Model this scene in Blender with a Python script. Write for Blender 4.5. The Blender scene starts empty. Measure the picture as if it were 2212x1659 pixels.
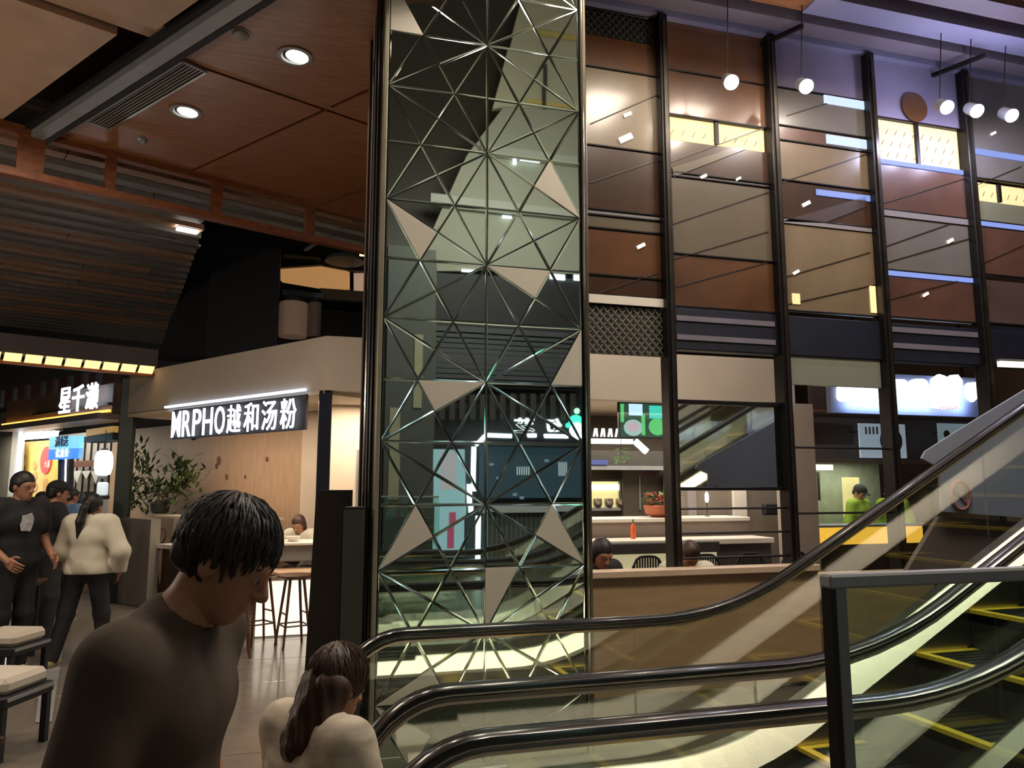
import bpy, bmesh, math, random
import numpy as np
from mathutils import Vector, Matrix, Euler

random.seed(7)
scn = bpy.context.scene
COL = scn.collection

# ------------------------------------------------------------------ camera
F = 1640.0                       # focal length in pixels of the 2212 x 1659 frame
TH = math.radians(16)            # heading, right of the building grid
PT = math.atan(220.5 / F)        # pitch up
CAM = Vector((0, 0, 1.65))
cd = bpy.data.cameras.new('camera'); cam = bpy.data.objects.new('camera', cd); COL.objects.link(cam)
cd.sensor_width = 36; cd.lens = F / 2212 * 36; cd.clip_start = .05; cd.clip_end = 200
cam.location = CAM; cam.rotation_euler = (math.pi / 2 + PT, 0, -TH)
scn.camera = cam

# ------------------------------------------------------------------ world, exposure
w = bpy.data.worlds.new('world'); scn.world = w; w.use_nodes = True
w.node_tree.nodes['Background'].inputs[0].default_value = (1.0, .86, .70, 1)
w.node_tree.nodes['Background'].inputs[1].default_value = 0.27
vs = scn.view_settings
vs.view_transform = 'Standard'; vs.look = 'None'; vs.gamma = 1; vs.use_curve_mapping = False
vs.exposure = 0.2
scn.cycles.transparent_max_bounces = 24; scn.cycles.max_bounces = 7; scn.cycles.diffuse_bounces = 3; scn.cycles.glossy_bounces = 4; scn.cycles.transmission_bounces = 2; scn.cycles.adaptive_threshold = .04

# ------------------------------------------------------------------ large area lights (mall lighting over the atrium, shop ceilings, added fill)
def area(name, loc, size, power, color=(1, .82, .62), rot=(0, 0, 0), sizey=None, spread=math.pi):
    l = bpy.data.lights.new(name, 'AREA'); l.energy = power; l.color = color
    l.shape = 'RECTANGLE'; l.size = size; l.size_y = sizey or size; l.spread = spread
    o = bpy.data.objects.new(name, l); COL.objects.link(o); o.location = loc; o.rotation_euler = rot
    return o
for i_, x_ in enumerate((1.3, 2.5, 3.7, 4.9, 6.1)): area('atrium_light', (x_, 3.1, 6.6), .55, 56, (1, .86, .70), sizey=.9)
area('opposite_wall_fill', (3.6, -1.6, 7.4), 3.0, 185, (1, .93, .78), rot=(math.radians(-68), 0, 0), sizey=1.0)  # added and unseen, brightens the wall that the column mirrors
area('fascia_fill', (3.9, 6.5, 3.9), 3.0, 52, (1, .87, .72), rot=(math.radians(38), 0, 0), sizey=.5)  # added behind the screen panels, out of sight, to light the fascia
area('kitchen_ceiling_light', (4.6, 9.5, 2.6), 4.0, 80, (1, .88, .72), sizey=1.0)
area('dining_corner_light', (.75, 9.1, 2.64), .5, 30, (1, .80, .60), sizey=.5)
area('timber_wall_fill', (-.82, 10.45, 2.63), 3.4, 42, (1, .80, .62), rot=(0, 0, math.radians(125.6)), sizey=.25)  # added unseen under the soffit to brighten the timber wall
area('snack_shop_light', (-4.9, 15.2, 2.6), 1.6, 60, (1, .9, .75), sizey=1.6)
area('hall_light', (-2.2, 6.2, 4.85), 1.0, 55, (1, .82, .64))
hl = bpy.data.lights.new('hall_fill', 'POINT'); hl.energy = 130; hl.color = (1, .84, .68); hl.shadow_soft_size = .25  # added point source out of view, lifts the ceilings and left side
ho_ = bpy.data.objects.new('hall_fill', hl); COL.objects.link(ho_); ho_.location = (-4.6, 5.2, 2.9)
# ------------------------------------------------------------------ helpers
FWD = Vector((math.sin(TH), math.cos(TH), 0)); RGT = Vector((math.cos(TH), -math.sin(TH), 0)); UPV = Vector((0, 0, 1))
def ray(px, py):
    r = (px - 1106) / F; u = (829.5 - py) / F; c, s = math.cos(PT), math.sin(PT)
    return RGT * r + FWD * (c - s * u) + UPV * (s + c * u)
def on_y(px, py, y): d = ray(px, py); return CAM + d * (y / d.y)
def on_z(px, py, z): d = ray(px, py); return CAM + d * ((z - CAM.z) / d.z)
def at_d(px, py, D): d = ray(px, py); return CAM + d * (D / d.dot(FWD))
def on_pl(px, py, p0, n): d = ray(px, py); return CAM + d * ((Vector(p0) - CAM).dot(n) / d.dot(n))

WM = {}
def settag(o, label=None, cat=None, group=None, kind=None):
    if label: o['label'] = label
    if cat: o['category'] = cat
    if group: o['group'] = group
    if kind: o['kind'] = kind
    return o
def thing(name, label, cat, loc=(0, 0, 0), rotz=0, group=None, kind=None):
    o = bpy.data.objects.new(name, None); COL.objects.link(o); o.empty_display_size = .1
    o.location = loc; o.rotation_euler = (0, 0, rotz)
    WM[o.name] = Matrix.Translation(Vector(loc)) @ Matrix.Rotation(rotz, 4, 'Z')
    return settag(o, label, cat, group, kind)
def link_mesh(name, me, mat, parent=None):
    o = bpy.data.objects.new(name, me); COL.objects.link(o)
    if mat is not None and not me.materials:
        for m in (mat if isinstance(mat, (list, tuple)) else [mat]): me.materials.append(m)
    if parent is not None:
        o.parent = parent; WM[o.name] = WM[parent.name]
    else: WM[o.name] = Matrix.Identity(4)
    return o
class MB:
    def __init__(s): s.v = []; s.f = []; s.mi = []
    def add(s, vs, fs, m=0):
        b = len(s.v); s.v += [Vector(p) for p in vs]
        for f in fs: s.f.append([b + i for i in f]); s.mi.append(m)
        return s
    def box(s, lo, hi, m=0):
        x0, y0, z0 = lo; x1, y1, z1 = hi
        return s.add([(x0,y0,z0),(x1,y0,z0),(x1,y1,z0),(x0,y1,z0),(x0,y0,z1),(x1,y0,z1),(x1,y1,z1),(x0,y1,z1)],
              [(0,3,2,1),(4,5,6,7),(0,1,5,4),(1,2,6,5),(2,3,7,6),(3,0,4,7)], m)
    def bbox(s, lo, hi, b=.01, m=0):        # box with chamfered edges
        lo = Vector(lo); hi = Vector(hi); b = min(b, *(0.45 * (hi[i] - lo[i]) for i in range(3)))
        bm = bmesh.new(); bmesh.ops.create_cube(bm, size=1)
        for v in bm.verts:
            for i in range(3): v.co[i] = lo[i] if v.co[i] < 0 else hi[i]
        bmesh.ops.bevel(bm, geom=list(bm.edges), offset=b, segments=1, affect='EDGES')
        bm.verts.index_update(); s.add([v.co.copy() for v in bm.verts], [[v.index for v in f.verts] for f in bm.faces], m); bm.free()
        return s
    def prism(s, poly, ext, m=0):           # polygon (3-D points) extruded by vector
        n = len(poly); poly = [Vector(p) for p in poly]; e = Vector(ext)
        nrm = Vector((0, 0, 0))
        for i in range(n): nrm += poly[i].cross(poly[(i + 1) % n])
        if nrm.dot(e) > 0: poly = poly[::-1]
        return s.add(poly + [p + e for p in poly], [list(range(n)), list(range(2 * n - 1, n - 1, -1))] +
              [[(i + 1) % n, i, n + i, n + (i + 1) % n] for i in range(n)], m)
    def bar(s, a, b, wd, th, side=None, m=0):  # rectangular bar from a to b
        a = Vector(a); b = Vector(b); d = (b - a).normalized()
        sd = Vector(side) if side is not None else (UPV.cross(d) if abs(d.z) < .95 else Vector((1, 0, 0)))
        sd = (sd - d * sd.dot(d)).normalized(); u = d.cross(sd)
        q = [a + sd * (wd/2*i) + u * (th/2*j) for i, j in ((-1,-1),(1,-1),(1,1),(-1,1))]
        return s.prism(q, b - a, m)
    def tube(s, path, r, n=8, m=0, closed=False, sq=1.0):
        path = [Vector(p) for p in path]; k = len(path); rings = []
        rr = r if isinstance(r, (list, tuple)) else [r] * k
        prev = None
        for i, p in enumerate(path):
            if closed: d = path[(i + 1) % k] - path[i - 1]
            else: d = path[min(i + 1, k - 1)] - path[max(i - 1, 0)]
            d.normalize()
            if prev is None:
                sd = d.cross(UPV)
                if sd.length < .05: sd = d.cross(Vector((1, 0, 0)))
            else: sd = prev - d * prev.dot(d)
            sd.normalize(); prev = sd; u = sd.cross(d)
            rings.append([p + sd * (math.cos(2*math.pi*j/n) * rr[i]) + u * (math.sin(2*math.pi*j/n) * rr[i] * sq) for j in range(n)])
        vs_ = [v for g in rings for v in g]; fs = []
        for i in range(k if closed else k - 1):
            a, b = i * n, ((i + 1) % k) * n
            for j in range(n): fs.append([a + j, a + (j + 1) % n, b + (j + 1) % n, b + j])
        if not closed: fs += [list(range(n - 1, -1, -1)), [(k - 1) * n + j for j in range(n)]]
        return s.add(vs_, fs, m)
    def lathe(s, prof, c=(0, 0, 0), n=16, m=0, axis=None):  # prof [(r, z)]
        c = Vector(c); ax = Vector(axis).normalized() if axis is not None else UPV
        q = UPV.rotation_difference(ax); vs_ = []; fs = []
        for r, z in prof:
            for j in range(n): vs_.append(c + q @ Vector((math.cos(2*math.pi*j/n) * r, math.sin(2*math.pi*j/n) * r, z)))
        for i in range(len(prof) - 1):
            for j in range(n): fs.append([i*n+j, i*n+(j+1)%n, (i+1)*n+(j+1)%n, (i+1)*n+j])
        fs += [list(range(n - 1, -1, -1)), [(len(prof)-1)*n+j for j in range(n)]]
        return s.add(vs_, fs, m)
    def build(s, name, mat, parent=None, smooth=False, local=False, label=None, cat=None, group=None, kind=None):
        vs_ = s.v
        if parent is not None and not local:
            inv = WM[parent.name].inverted(); vs_ = [inv @ v for v in vs_]
        off = None
        if parent is None and not local:
            lo = [min(v[i] for v in vs_) for i in range(3)]; hi = [max(v[i] for v in vs_) for i in range(3)]
            off = Vector(((lo[0]+hi[0])/2, (lo[1]+hi[1])/2, lo[2])); vs_ = [v - off for v in vs_]
        me = bpy.data.meshes.new(name); me.from_pydata([tuple(v) for v in vs_], [], s.f)
        o = link_mesh(name, me, mat, parent)
        if any(s.mi):
            me.polygons.foreach_set('material_index', s.mi)
        if off is not None: o.location = off; WM[o.name] = Matrix.Translation(off)
        if smooth:
            me.polygons.foreach_set('use_smooth', [True] * len(me.polygons))
            try: me.set_sharp_from_angle(angle=math.radians(42))
            except Exception: pass
        me.update()
        return settag(o, label, cat, group, kind)
def copy_tree(o, loc=None, rotz=None, label=None, parent=None):
    c = o.copy(); COL.objects.link(c)
    if parent is not None: c.parent = parent
    if loc is not None: c.location = loc
    if rotz is not None: c.rotation_euler = (0, 0, rotz)
    if label: c['label'] = label
    for ch in list(o.children): copy_tree(ch, parent=c)
    return c

# ------------------------------------------------------------------ materials (all procedural)
MT = {}
def mat(name, col, rough=.5, metal=0, emit=None, es=0, noise=0, nscale=8, stretch=(1, 1, 1), bump=0, coat=0, trans=0, spec=.5, coat_rough=.08):
    if name in MT: return MT[name]
    m = bpy.data.materials.new(name); m.use_nodes = True; nt = m.node_tree; b = nt.nodes['Principled BSDF']
    b.inputs['Base Color'].default_value = (*col, 1); b.inputs['Roughness'].default_value = rough; b.inputs['Metallic'].default_value = metal
    b.inputs['Specular IOR Level'].default_value = spec
    if coat: b.inputs['Coat Weight'].default_value = coat; b.inputs['Coat Roughness'].default_value = coat_rough
    if emit: b.inputs['Emission Color'].default_value = (*emit, 1); b.inputs['Emission Strength'].default_value = es
    if noise or bump:
        tc = nt.nodes.new('ShaderNodeTexCoord'); mp = nt.nodes.new('ShaderNodeMapping'); mp.inputs['Scale'].default_value = stretch
        nz = nt.nodes.new('ShaderNodeTexNoise'); nz.inputs['Scale'].default_value = nscale; nz.inputs['Detail'].default_value = 5
        nt.links.new(tc.outputs['Object'], mp.inputs['Vector']); nt.links.new(mp.outputs[0], nz.inputs['Vector'])
        if noise:
            cr = nt.nodes.new('ShaderNodeValToRGB')
            cr.color_ramp.elements[0].position = .3; cr.color_ramp.elements[1].position = .7
            cr.color_ramp.elements[0].color = (*[c * (1 - noise) for c in col], 1); cr.color_ramp.elements[1].color = (*[min(1, c * (1 + noise)) for c in col], 1)
            nt.links.new(nz.outputs['Fac'], cr.inputs[0]); nt.links.new(cr.outputs[0], b.inputs['Base Color'])
        if bump:
            bp = nt.nodes.new('ShaderNodeBump'); bp.inputs['Strength'].default_value = bump; bp.inputs['Distance'].default_value = .01
            nt.links.new(nz.outputs['Fac'], bp.inputs['Height']); nt.links.new(bp.outputs[0], b.inputs['Normal'])
    MT[name] = m; return m
def glass(name, tint=(.9, .97, .93), refl=.1, rough=.0, ior=1.5, gcol=(1, 1, 1)):
    if name in MT: return MT[name]
    m = bpy.data.materials.new(name); m.use_nodes = True; nt = m.node_tree; nt.nodes.remove(nt.nodes['Principled BSDF'])
    t = nt.nodes.new('ShaderNodeBsdfTransparent'); t.inputs[0].default_value = (*tint, 1)
    g = nt.nodes.new('ShaderNodeBsdfGlossy'); g.inputs['Roughness'].default_value = rough; g.inputs[0].default_value = (*gcol, 1)
    lw = nt.nodes.new('ShaderNodeLayerWeight'); lw.inputs[0].default_value = .5
    fr = nt.nodes.new('ShaderNodeMath'); fr.operation = 'POWER'; fr.inputs[1].default_value = 4.5; nt.links.new(lw.outputs['Facing'], fr.inputs[0])
    ad = nt.nodes.new('ShaderNodeMath'); ad.operation = 'ADD'; ad.use_clamp = True; ad.inputs[1].default_value = refl
    mx = nt.nodes.new('ShaderNodeMixShader'); out = nt.nodes['Material Output']
    nt.links.new(fr.outputs[0], ad.inputs[0]); nt.links.new(ad.outputs[0], mx.inputs[0])
    nt.links.new(t.outputs[0], mx.inputs[1]); nt.links.new(g.outputs[0], mx.inputs[2]); nt.links.new(mx.outputs[0], out.inputs[0])
    MT[name] = m; return m
def glow(name, col, s): return mat(name, (.02, .02, .02), .6, emit=col, es=s)

WOODB = mat('brown_veneer', (.27, .105, .036), .42, noise=.28, nscale=3, stretch=(1, 9, 1), coat=.35, coat_rough=.18)
WOODR = mat('red_brown_wood', (.20, .060, .020), .5, noise=.3, nscale=4, stretch=(1, 6, 6))
WOODD = mat('dark_brown_wood', (.045, .022, .012), .5, noise=.25, nscale=4)
WOODL = mat('pale_wood', (.46, .31, .19), .55, noise=.12, nscale=4, stretch=(8, 8, .8))
TAN = mat('tan_laminate', (.40, .27, .15), .42, noise=.10, nscale=3, stretch=(1, 6, 6))
STOOLW = mat('stool_wood', (.10, .045, .02), .45, noise=.25, nscale=8)
BEIGE = mat('beige_plaster', (.48, .41, .34), .7, noise=.05, nscale=2, bump=.05)
TAUPE = mat('taupe_plaster', (.40, .35, .30), .65, noise=.05, nscale=2)
WARMW = mat('warm_white_plaster', (.62, .52, .40), .7, noise=.04, nscale=3)
BLACK = mat('matt_black', (.006, .006, .009), .6, noise=.2, nscale=5)
NAVY = mat('navy_black_metal', (.008, .010, .022), .45, noise=.2, nscale=5)
MULL = mat('dark_steel', (.014, .012, .012), .35, .5, noise=.2, nscale=9)
SLATG = mat('grey_slat_metal', (.19, .165, .145), .5, .3, noise=.2, nscale=3, stretch=(1, 8, 8))
SLATB = mat('brown_slat_metal', (.32, .18, .11), .5, .1, noise=.2, nscale=3, stretch=(1, 8, 8))
TILE = mat('floor_tile', (.19, .165, .14), .22, noise=.14, nscale=5, bump=.02, coat=.2)
TILEB = mat('floor_screed', (.11, .095, .08), .35, noise=.15, nscale=4)
STEEL = mat('brushed_steel', (.56, .52, .45), .30, 1, noise=.08, nscale=30, stretch=(1, 12, 12), bump=.03)
STEELD = mat('dark_brushed_steel', (.20, .18, .15), .35, .9, noise=.12, nscale=20, stretch=(1, 12, 12))
CHROME = mat('polished_chrome', (.42, .40, .36), .16, 1, noise=.04, nscale=6)
BRONZE = mat('bronze_trim', (.17, .15, .10), .35, .8, noise=.12, nscale=6)
RUBBER = mat('black_rubber', (.012, .011, .012), .22, noise=.25, nscale=12, coat=.6, coat_rough=.12)
MIRROR = mat('mirror_glass', (.55, .63, .60), .015, 1, noise=.015, nscale=3)
BEVEL = mat('mirror_bevel', (.62, .70, .64), .06, 1, noise=.02, nscale=3)
DMIRROR = mat('dark_mirror_glass', (.62, .63, .56), .03, 1, noise=.03, nscale=2)
CREAMT = mat('cream_glass_tile', (.66, .62, .53), .3, noise=.04, nscale=4)
GLASS = glass('balustrade_glass', (.94, .97, .94), .05)
GLASSG = glass('green_edge_glass', (.80, .90, .84), .05)
CLEAR = glass('shop_window_glass', (.95, .97, .95), .05)
YELLOW = mat('yellow_paint', (.75, .52, .03), .45, noise=.08, nscale=12)
STEPM = mat('step_tread_metal', (.045, .05, .045), .4, .7, noise=.2, nscale=14)
WHITE = mat('white_laminate', (.75, .70, .62), .4, noise=.03, nscale=5)
GREYW = mat('grey_laminate', (.22, .20, .17), .5, noise=.08, nscale=5)
GREYM = mat('grey_metal', (.30, .31, .32), .4, .4, noise=.08, nscale=6)
GREYD = mat('charcoal_panel', (.05, .047, .042), .5, noise=.12, nscale=6)
LEAF = mat('leaf_green', (.07, .12, .03), .5, noise=.35, nscale=14)
LEAFD = mat('leaf_dark', (.03, .045, .018), .5, noise=.35, nscale=14)
TERRA = mat('terracotta', (.38, .10, .045), .6, noise=.15, nscale=10)
SKIN = mat('skin', (.36, .17, .10), .5, noise=.08, nscale=8)
HAIR = mat('black_hair', (.010, .008, .008), .5, noise=.4, nscale=40, stretch=(1, 1, .2), bump=.4)
HAIRB = mat('brown_hair', (.045, .020, .010), .45, noise=.4, nscale=40, stretch=(1, 1, .2), bump=.5)
CLOTHB = mat('black_cotton', (.012, .012, .015), .85, noise=.25, nscale=10, bump=.2)
CLOTHBR = mat('dark_brown_cotton', (.055, .036, .022), .85, noise=.2, nscale=10, bump=.2)
CLOTHW = mat('white_knit', (.62, .58, .47), .85, noise=.08, nscale=8, bump=.3)
CLOTHBL = mat('blue_cotton', (.16, .26, .50), .85, noise=.1, nscale=8, bump=.2)
CLOTHG = mat('lime_uniform', (.32, .48, .05), .8, noise=.1, nscale=8, bump=.2)
DENIM = mat('dark_trousers', (.016, .015, .017), .85, noise=.2, nscale=10, bump=.2)
SHOE = mat('shoe_canvas', (.28, .24, .12), .7, noise=.1, nscale=10)
W_SIGN = glow('white_sign_light', (.90, .95, 1.0), 1.8)
W_SIGNB = glow('blue_white_sign_light', (.78, .86, 1.0), 2.4)
W_LAMP = glow('lamp_white', (1, .93, .82), 18)
W_STRIP = glow('led_strip_white', (.82, .92, 1.0), 5)
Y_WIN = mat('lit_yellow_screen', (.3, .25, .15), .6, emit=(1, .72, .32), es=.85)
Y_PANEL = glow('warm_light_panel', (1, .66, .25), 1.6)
B_STRIP = glow('blue_reflection_glow', (.30, .42, 1.0), .7)  # glow painted as blue reflections in the screen glass
B_STRIP2 = glow('pale_blue_reflection', (.55, .68, 1.0), 1.1)  # paler glow, also a painted reflection in the screen

# ------------------------------------------------------------------ lettering
_fc = {}
def text_mesh(ch, bold=.012, extrude=.04):
    key = (ch, bold, extrude)
    if key in _fc: return _fc[key]
    cu = bpy.data.curves.new('glyph', 'FONT'); cu.body = ch; cu.size = 1; cu.extrude = extrude; cu.offset = bold; cu.resolution_u = 3
    o = bpy.data.objects.new('glyph', cu); COL.objects.link(o)
    bpy.context.view_layer.update(); dg = bpy.context.evaluated_depsgraph_get()
    me = bpy.data.meshes.new_from_object(o.evaluated_get(dg))
    v = np.array([x.co[:] for x in me.vertices]).reshape(-1, 3); f = [list(p.vertices) for p in me.polygons]
    bpy.data.objects.remove(o); bpy.data.curves.remove(cu); bpy.data.meshes.remove(me)
    _fc[key] = (v, f); return v, f
def letter(ch, org, R, U, wd, ht, depth, mb, bold=.012):
    """glyph fitted in the cell org .. org+R*wd+U*ht, depth towards the reader"""
    v, f = text_mesh(ch, bold)
    lo = v.min(0); hi = v.max(0); sp = np.maximum(hi - lo, 1e-6); q = (v - lo) / sp
    R = Vector(R); U = Vector(U); N = R.cross(U).normalized(); org = Vector(org)
    mb.add([org + R * (wd * a) + U * (ht * b) + N * (depth * c) for a, b, c in q], f)
    return mb
def word(chars, org, R, U, cells, ht, depth, m, parent, gap=.12, bold=.012, name='letter'):
    tot = 0; R = Vector(R)
    for ch, cw in zip(chars, cells):
        if ch != ' ': letter(ch, Vector(org) + R * tot, R, U, cw * (1 - gap), ht, depth, MB_ := MB(), bold); MB_.build(name, m, parent)
        tot += cw
# ================================================================== THE SETTING
# ---- floor with tiles where the photograph shows them
fl = MB().box((-9, -8, -.12), (11, 21, -.006)).build('floor', TILEB, kind='structure')
tm = MB().bbox((-.447, -.447, -.02), (.447, .447, 0), .004)
t0 = None
for i in range(7):
    for j in range(12):
        x = -5.0 + .9 * i + .0; y = 1.2 + .9 * j
        if t0 is None:
            t0 = tm.build('tile', TILE, None, local=True); t0.parent = fl; o = t0
        else:
            o = t0.copy(); COL.objects.link(o)
        o.location = Vector((x, y, 0)) - fl.location
# ---- directions of the left-hand ceiling grid
DR = Vector((.9135, .4067, 0)).normalized(); DL = Vector((-.598, .801, 0)).normalized()
FP = on_z(90, 290, 5.0); FN = Vector((-DR.y, DR.x, 0))
def st(p):                                   # ceiling coordinates: s along DR, t towards the viewer along -DL
    d = p - FP; det = DR.x * (-DL.y) - DR.y * (-DL.x)
    return ((d.x * (-DL.y) - d.y * (-DL.x)) / det, (DR.x * d.y - DR.y * d.x) / det)
def xy(s, t, z): p = FP + DR * s - DL * t; return Vector((p.x, p.y, z))
s_beam = st(on_z(285, 150, 5.0))[0]; s1 = st(on_z(620, 276, 5.0))[0]; s2 = st(on_z(770, 417, 5.0))[0]
t1 = st(on_z(600, 198, 5.0))[1]
ceil = thing('ceiling', None, None, (0, 7, 5.0), kind='structure')
MB().prism([xy(-4, -.3, 5.30), xy(2.2, -.3, 5.30), xy(3.4, 2.2, 5.30), xy(.9, 4.6, 5.30), xy(-4, 5.2, 5.30)], (0, 0, .1)).build('ceiling_base', WOODD, ceil)
TMAX = 4.6
sb = s_beam + .13
def clipx(poly, xm=1.12):
    out = []
    for i in range(len(poly)):
        p, q = poly[i], poly[(i + 1) % len(poly)]
        if p.x <= xm: out.append(p)
        if (p.x - xm) * (q.x - xm) < 0: out.append(p + (q - p) * ((xm - p.x) / (q.x - p.x)))
    return out
cells = [(sb, s1 - .02), (s1 + .02, s2 - .02), (s2 + .02, 5.4)]
for a, b in cells:
    for c, d in ((.02, t1 - .05), (t1 + .05, TMAX)):
        if d - c > .1 and b - a > .1:
            pol = clipx([xy(a, c, 5.0), xy(b, c, 5.0), xy(b, d, 5.0), xy(a, d, 5.0)])
            if len(pol) > 2: MB().prism(pol, (0, 0, .12)).build('ceiling_panel', WOODB, ceil)
ORW = mat('orange_brown_veneer', (.26, .10, .03), .45, noise=.2, nscale=4)
MB().prism(clipx([xy(sb, t1 - .035, 5.012), xy(5.4, t1 - .035, 5.012), xy(5.4, t1 + .035, 5.012), xy(sb, t1 + .035, 5.012)]), (0, 0, .08)).build('joint_strip', ORW, ceil)
PANA = mat('taupe_veneer', (.46, .30, .21), .45, noise=.12, nscale=3, coat=.3, coat_rough=.2)
sA = st(on_z(145, 155, 5.0))[0]; tA = st(on_z(240, 71, 5.0))[1]
MB().prism([xy(sA, .12, 5.0), xy(-4, .12, 5.0), xy(-4, tA, 5.0), xy(sA, tA, 5.0)], (0, 0, .3)).build('ceiling_panel', PANA, ceil)
tB = st(on_z(338, 64, 5.0))[1]; sB = st(on_z(338, 64, 5.0))[0]
MB().prism([xy(sB, tB, 5.0), xy(-4, tB, 5.0), xy(-4, TMAX + .6, 5.0), xy(sB, TMAX + .6, 5.0)], (0, 0, .3)).build('ceiling_panel', PANA, ceil)
MB().prism([xy(-4, tA + .02, 5.06), xy(sA + .25, tA + .02, 5.06), xy(sA + .25, tB - .02, 5.06), xy(-4, tB - .02, 5.06)], (0, 0, .2)).build('joint_strip', PANA, ceil)
# light track along the ceiling joint
tr = thing('ceiling_track', 'long grey metal track crossing the brown timber ceiling diagonally', 'ceiling track', xy(s_beam, 2, 4.93))
MB().bar(xy(s_beam, -.12, 4.97), xy(s_beam, TMAX + .3, 4.97), .11, .08).build('rail', GREYM, tr)
MB().bar(xy(s_beam + .085, -.12, 4.98), xy(s_beam + .085, TMAX + .3, 4.98), .05, .11).build('dark_edge', BLACK, tr)
MB().bar(xy(s_beam - .085, -.12, 5.02), xy(s_beam - .085, TMAX + .3, 5.02), .05, .05).build('dark_edge', BLACK, tr)
# ---- open timber frame hanging at the edge of the brown ceiling
def fpl(px, py): return on_pl(px, py, FP, FN)
fr = thing('timber_edge_frame', 'open red-brown timber frame hanging along the far edge of the ceiling', 'timber frame', fpl(400, 440))
zt0, zb0 = fpl(100, 300).z, fpl(30, 368).z
a, b = fpl(-60, 300), fpl(850, 480)
def fz(p, z): return Vector((p.x, p.y, z))
MB().bar(fz(a, 4.98), fz(b, 4.98), .10, .09).build('top_rail', WOODR, fr)
zb = (fpl(0, 362).z + fpl(800, 548).z) / 2
MB().bar(fz(a, zb), fz(b, zb), .10, .075).build('bottom_rail', WOODR, fr)
for px, wd in ((62, .22), (238, .09), (470, .11), (672, .11)):
    p = fpl(px, 380); MB().bar(fz(p, zb + .03), fz(p, 4.95), wd, .08, side=DR).build('post', WOODR, fr)
# ---- dark slatted ceiling beyond the frame
ZS = 5.06
MB().box((-10, 9.6, 6.3), (1.94, 20.6, 6.4)).build('ceiling', BLACK, kind='structure')
void = MB().prism([xy(-9, -.2, 5.75), xy(2.6, -.2, 5.75), xy(2.6, -14, 5.75), xy(-9, -14, 5.75)], (0, 0, .1)).build('ceiling', BLACK, kind='structure')
sl = thing('slatted_ceiling', 'dark slatted metal ceiling above the shops on the left', 'slatted ceiling', xy(-1, -3, ZS))
ea, eb = st(on_z(447, 470, ZS)), st(on_z(345, 765, ZS))
sm = {}
k = 0; t = -.12
while t > -11.5:
    fr_ = (t - ea[1]) / (eb[1] - ea[1]); s_end = ea[0] + fr_ * (eb[0] - ea[0]) if fr_ > 0 else 4.4
    s_end = max(s_end, -2.5); pos = -8.0
    while pos < s_end - .05:
        ln = min(random.choice((2.4, 3.6, 5.2)), s_end - pos)
        brown = random.random() < .22
        MB().bar(xy(pos, t, ZS), xy(pos + ln - .01, t, ZS), .17, .07).build('slat', SLATB if brown else SLATG, sl)
        pos += ln
    t -= .38; k += 1
RUN = mat('runner_metal', (.62, .62, .62), .35, .8, noise=.1, nscale=10)
for (p0, p1) in (((365, 370), (55, 680)), ((430, 530), (225, 730)), ((330, 320), (120, 440)), ((790, 455), (660, 540))):
    q0, q1 = on_z(*p0, ZS + .05), on_z(*p1, ZS + .05)
    MB().bar(q0, q1, .05, .03).build('runner', RUN, sl)
# ---- right-hand ceiling over the glazed screen
rc = thing('ceiling', None, None, (5, 5.5, 6.0), kind='structure')
LILAC = mat('blue_lit_beige', (.20, .185, .27), .5, noise=.06, nscale=2)  # beige under blue light, the blue cast put into the colour
LILACD = mat('blue_lit_grey', (.15, .12, .14), .5, noise=.08, nscale=2)  # darker bands, bluish light put into their colour too
MB().box((1.9, 4.3, 6.3), (10, 6.2, 6.4)).build('ceiling_base', WOODB, rc)
MB().box((1.9, 4.3, 6.12), (10, 4.95, 6.3)).build('ceiling_panel', WOODB, rc)
MB().box((1.9, 5.02, 6.10), (10, 5.22, 6.3)).build('ceiling_panel', LILACD, rc)
MB().box((4.4, 5.30, 6.02), (10, 5.55, 6.3)).build('ceiling_panel', LILAC, rc)
MB().box((1.9, 5.30, 6.04), (4.4, 5.55, 6.3)).build('ceiling_panel', WOODB, rc)
MB().box((1.9, 5.62, 5.98), (10, 5.80, 6.3)).build('ceiling_panel', LILACD, rc)
MB().box((1.9, 5.86, 5.96), (10, 6.10, 6.3)).build('ceiling_panel', LILAC, rc)
# ---- restaurant shell
KC = Vector((.31, 8.56, 0)); DK = Vector((-.583, .813, 0)).normalized(); NK = Vector((-DK.y, DK.x, 0)) * 1  # NK points away from the hall?
NK = Vector((.813, .583, 0))                                                  # into the restaurant
def kp(d, inn, z): p = KC + DK * d + NK * inn; return Vector((p.x, p.y, z))
fs = thing('restaurant_fascia', 'deep plain beige fascia wrapping the corner of the noodle restaurant', 'fascia', (KC.x, KC.y, 2.7))
MB().box((.31, 8.56, 2.70), (6.35, 8.70, 3.31)).build('front_panel', BEIGE, fs)
MB().prism([kp(0, 0, 2.70), kp(4.62, 0, 2.70), kp(4.62, .14, 2.70), kp(.02, .16, 2.70)], (0, 0, .61)).build('side_panel', BEIGE, fs)
MB().prism([kp(-.1, .20, 2.76), kp(4.6, .20, 2.76), kp(4.6, 3.4, 2.76), Vector((6.4, 11.1, 2.76)), Vector((6.4, 8.74, 2.76))], (0, 0, .1)).build('ceiling', WARMW, kind='structure')
IW = 1.2
def wd_(px): p = on_pl(px, 1000, kp(0, IW, 0), NK); return (p - KC).dot(DK)
wd0, wd1 = wd_(688), wd_(240)
MB().prism([kp(wd0, IW, 0), kp(wd1, IW, 0), kp(wd1, IW + .1, 0), kp(wd0, IW + .1, 0)], (0, 0, 2.66)).build('wall_left', WOODL, kind='structure')
MB().box((.42, 9.7, 0), (1.85, 9.8, 2.75)).build('wall_middle', WARMW, kind='structure')
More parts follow.
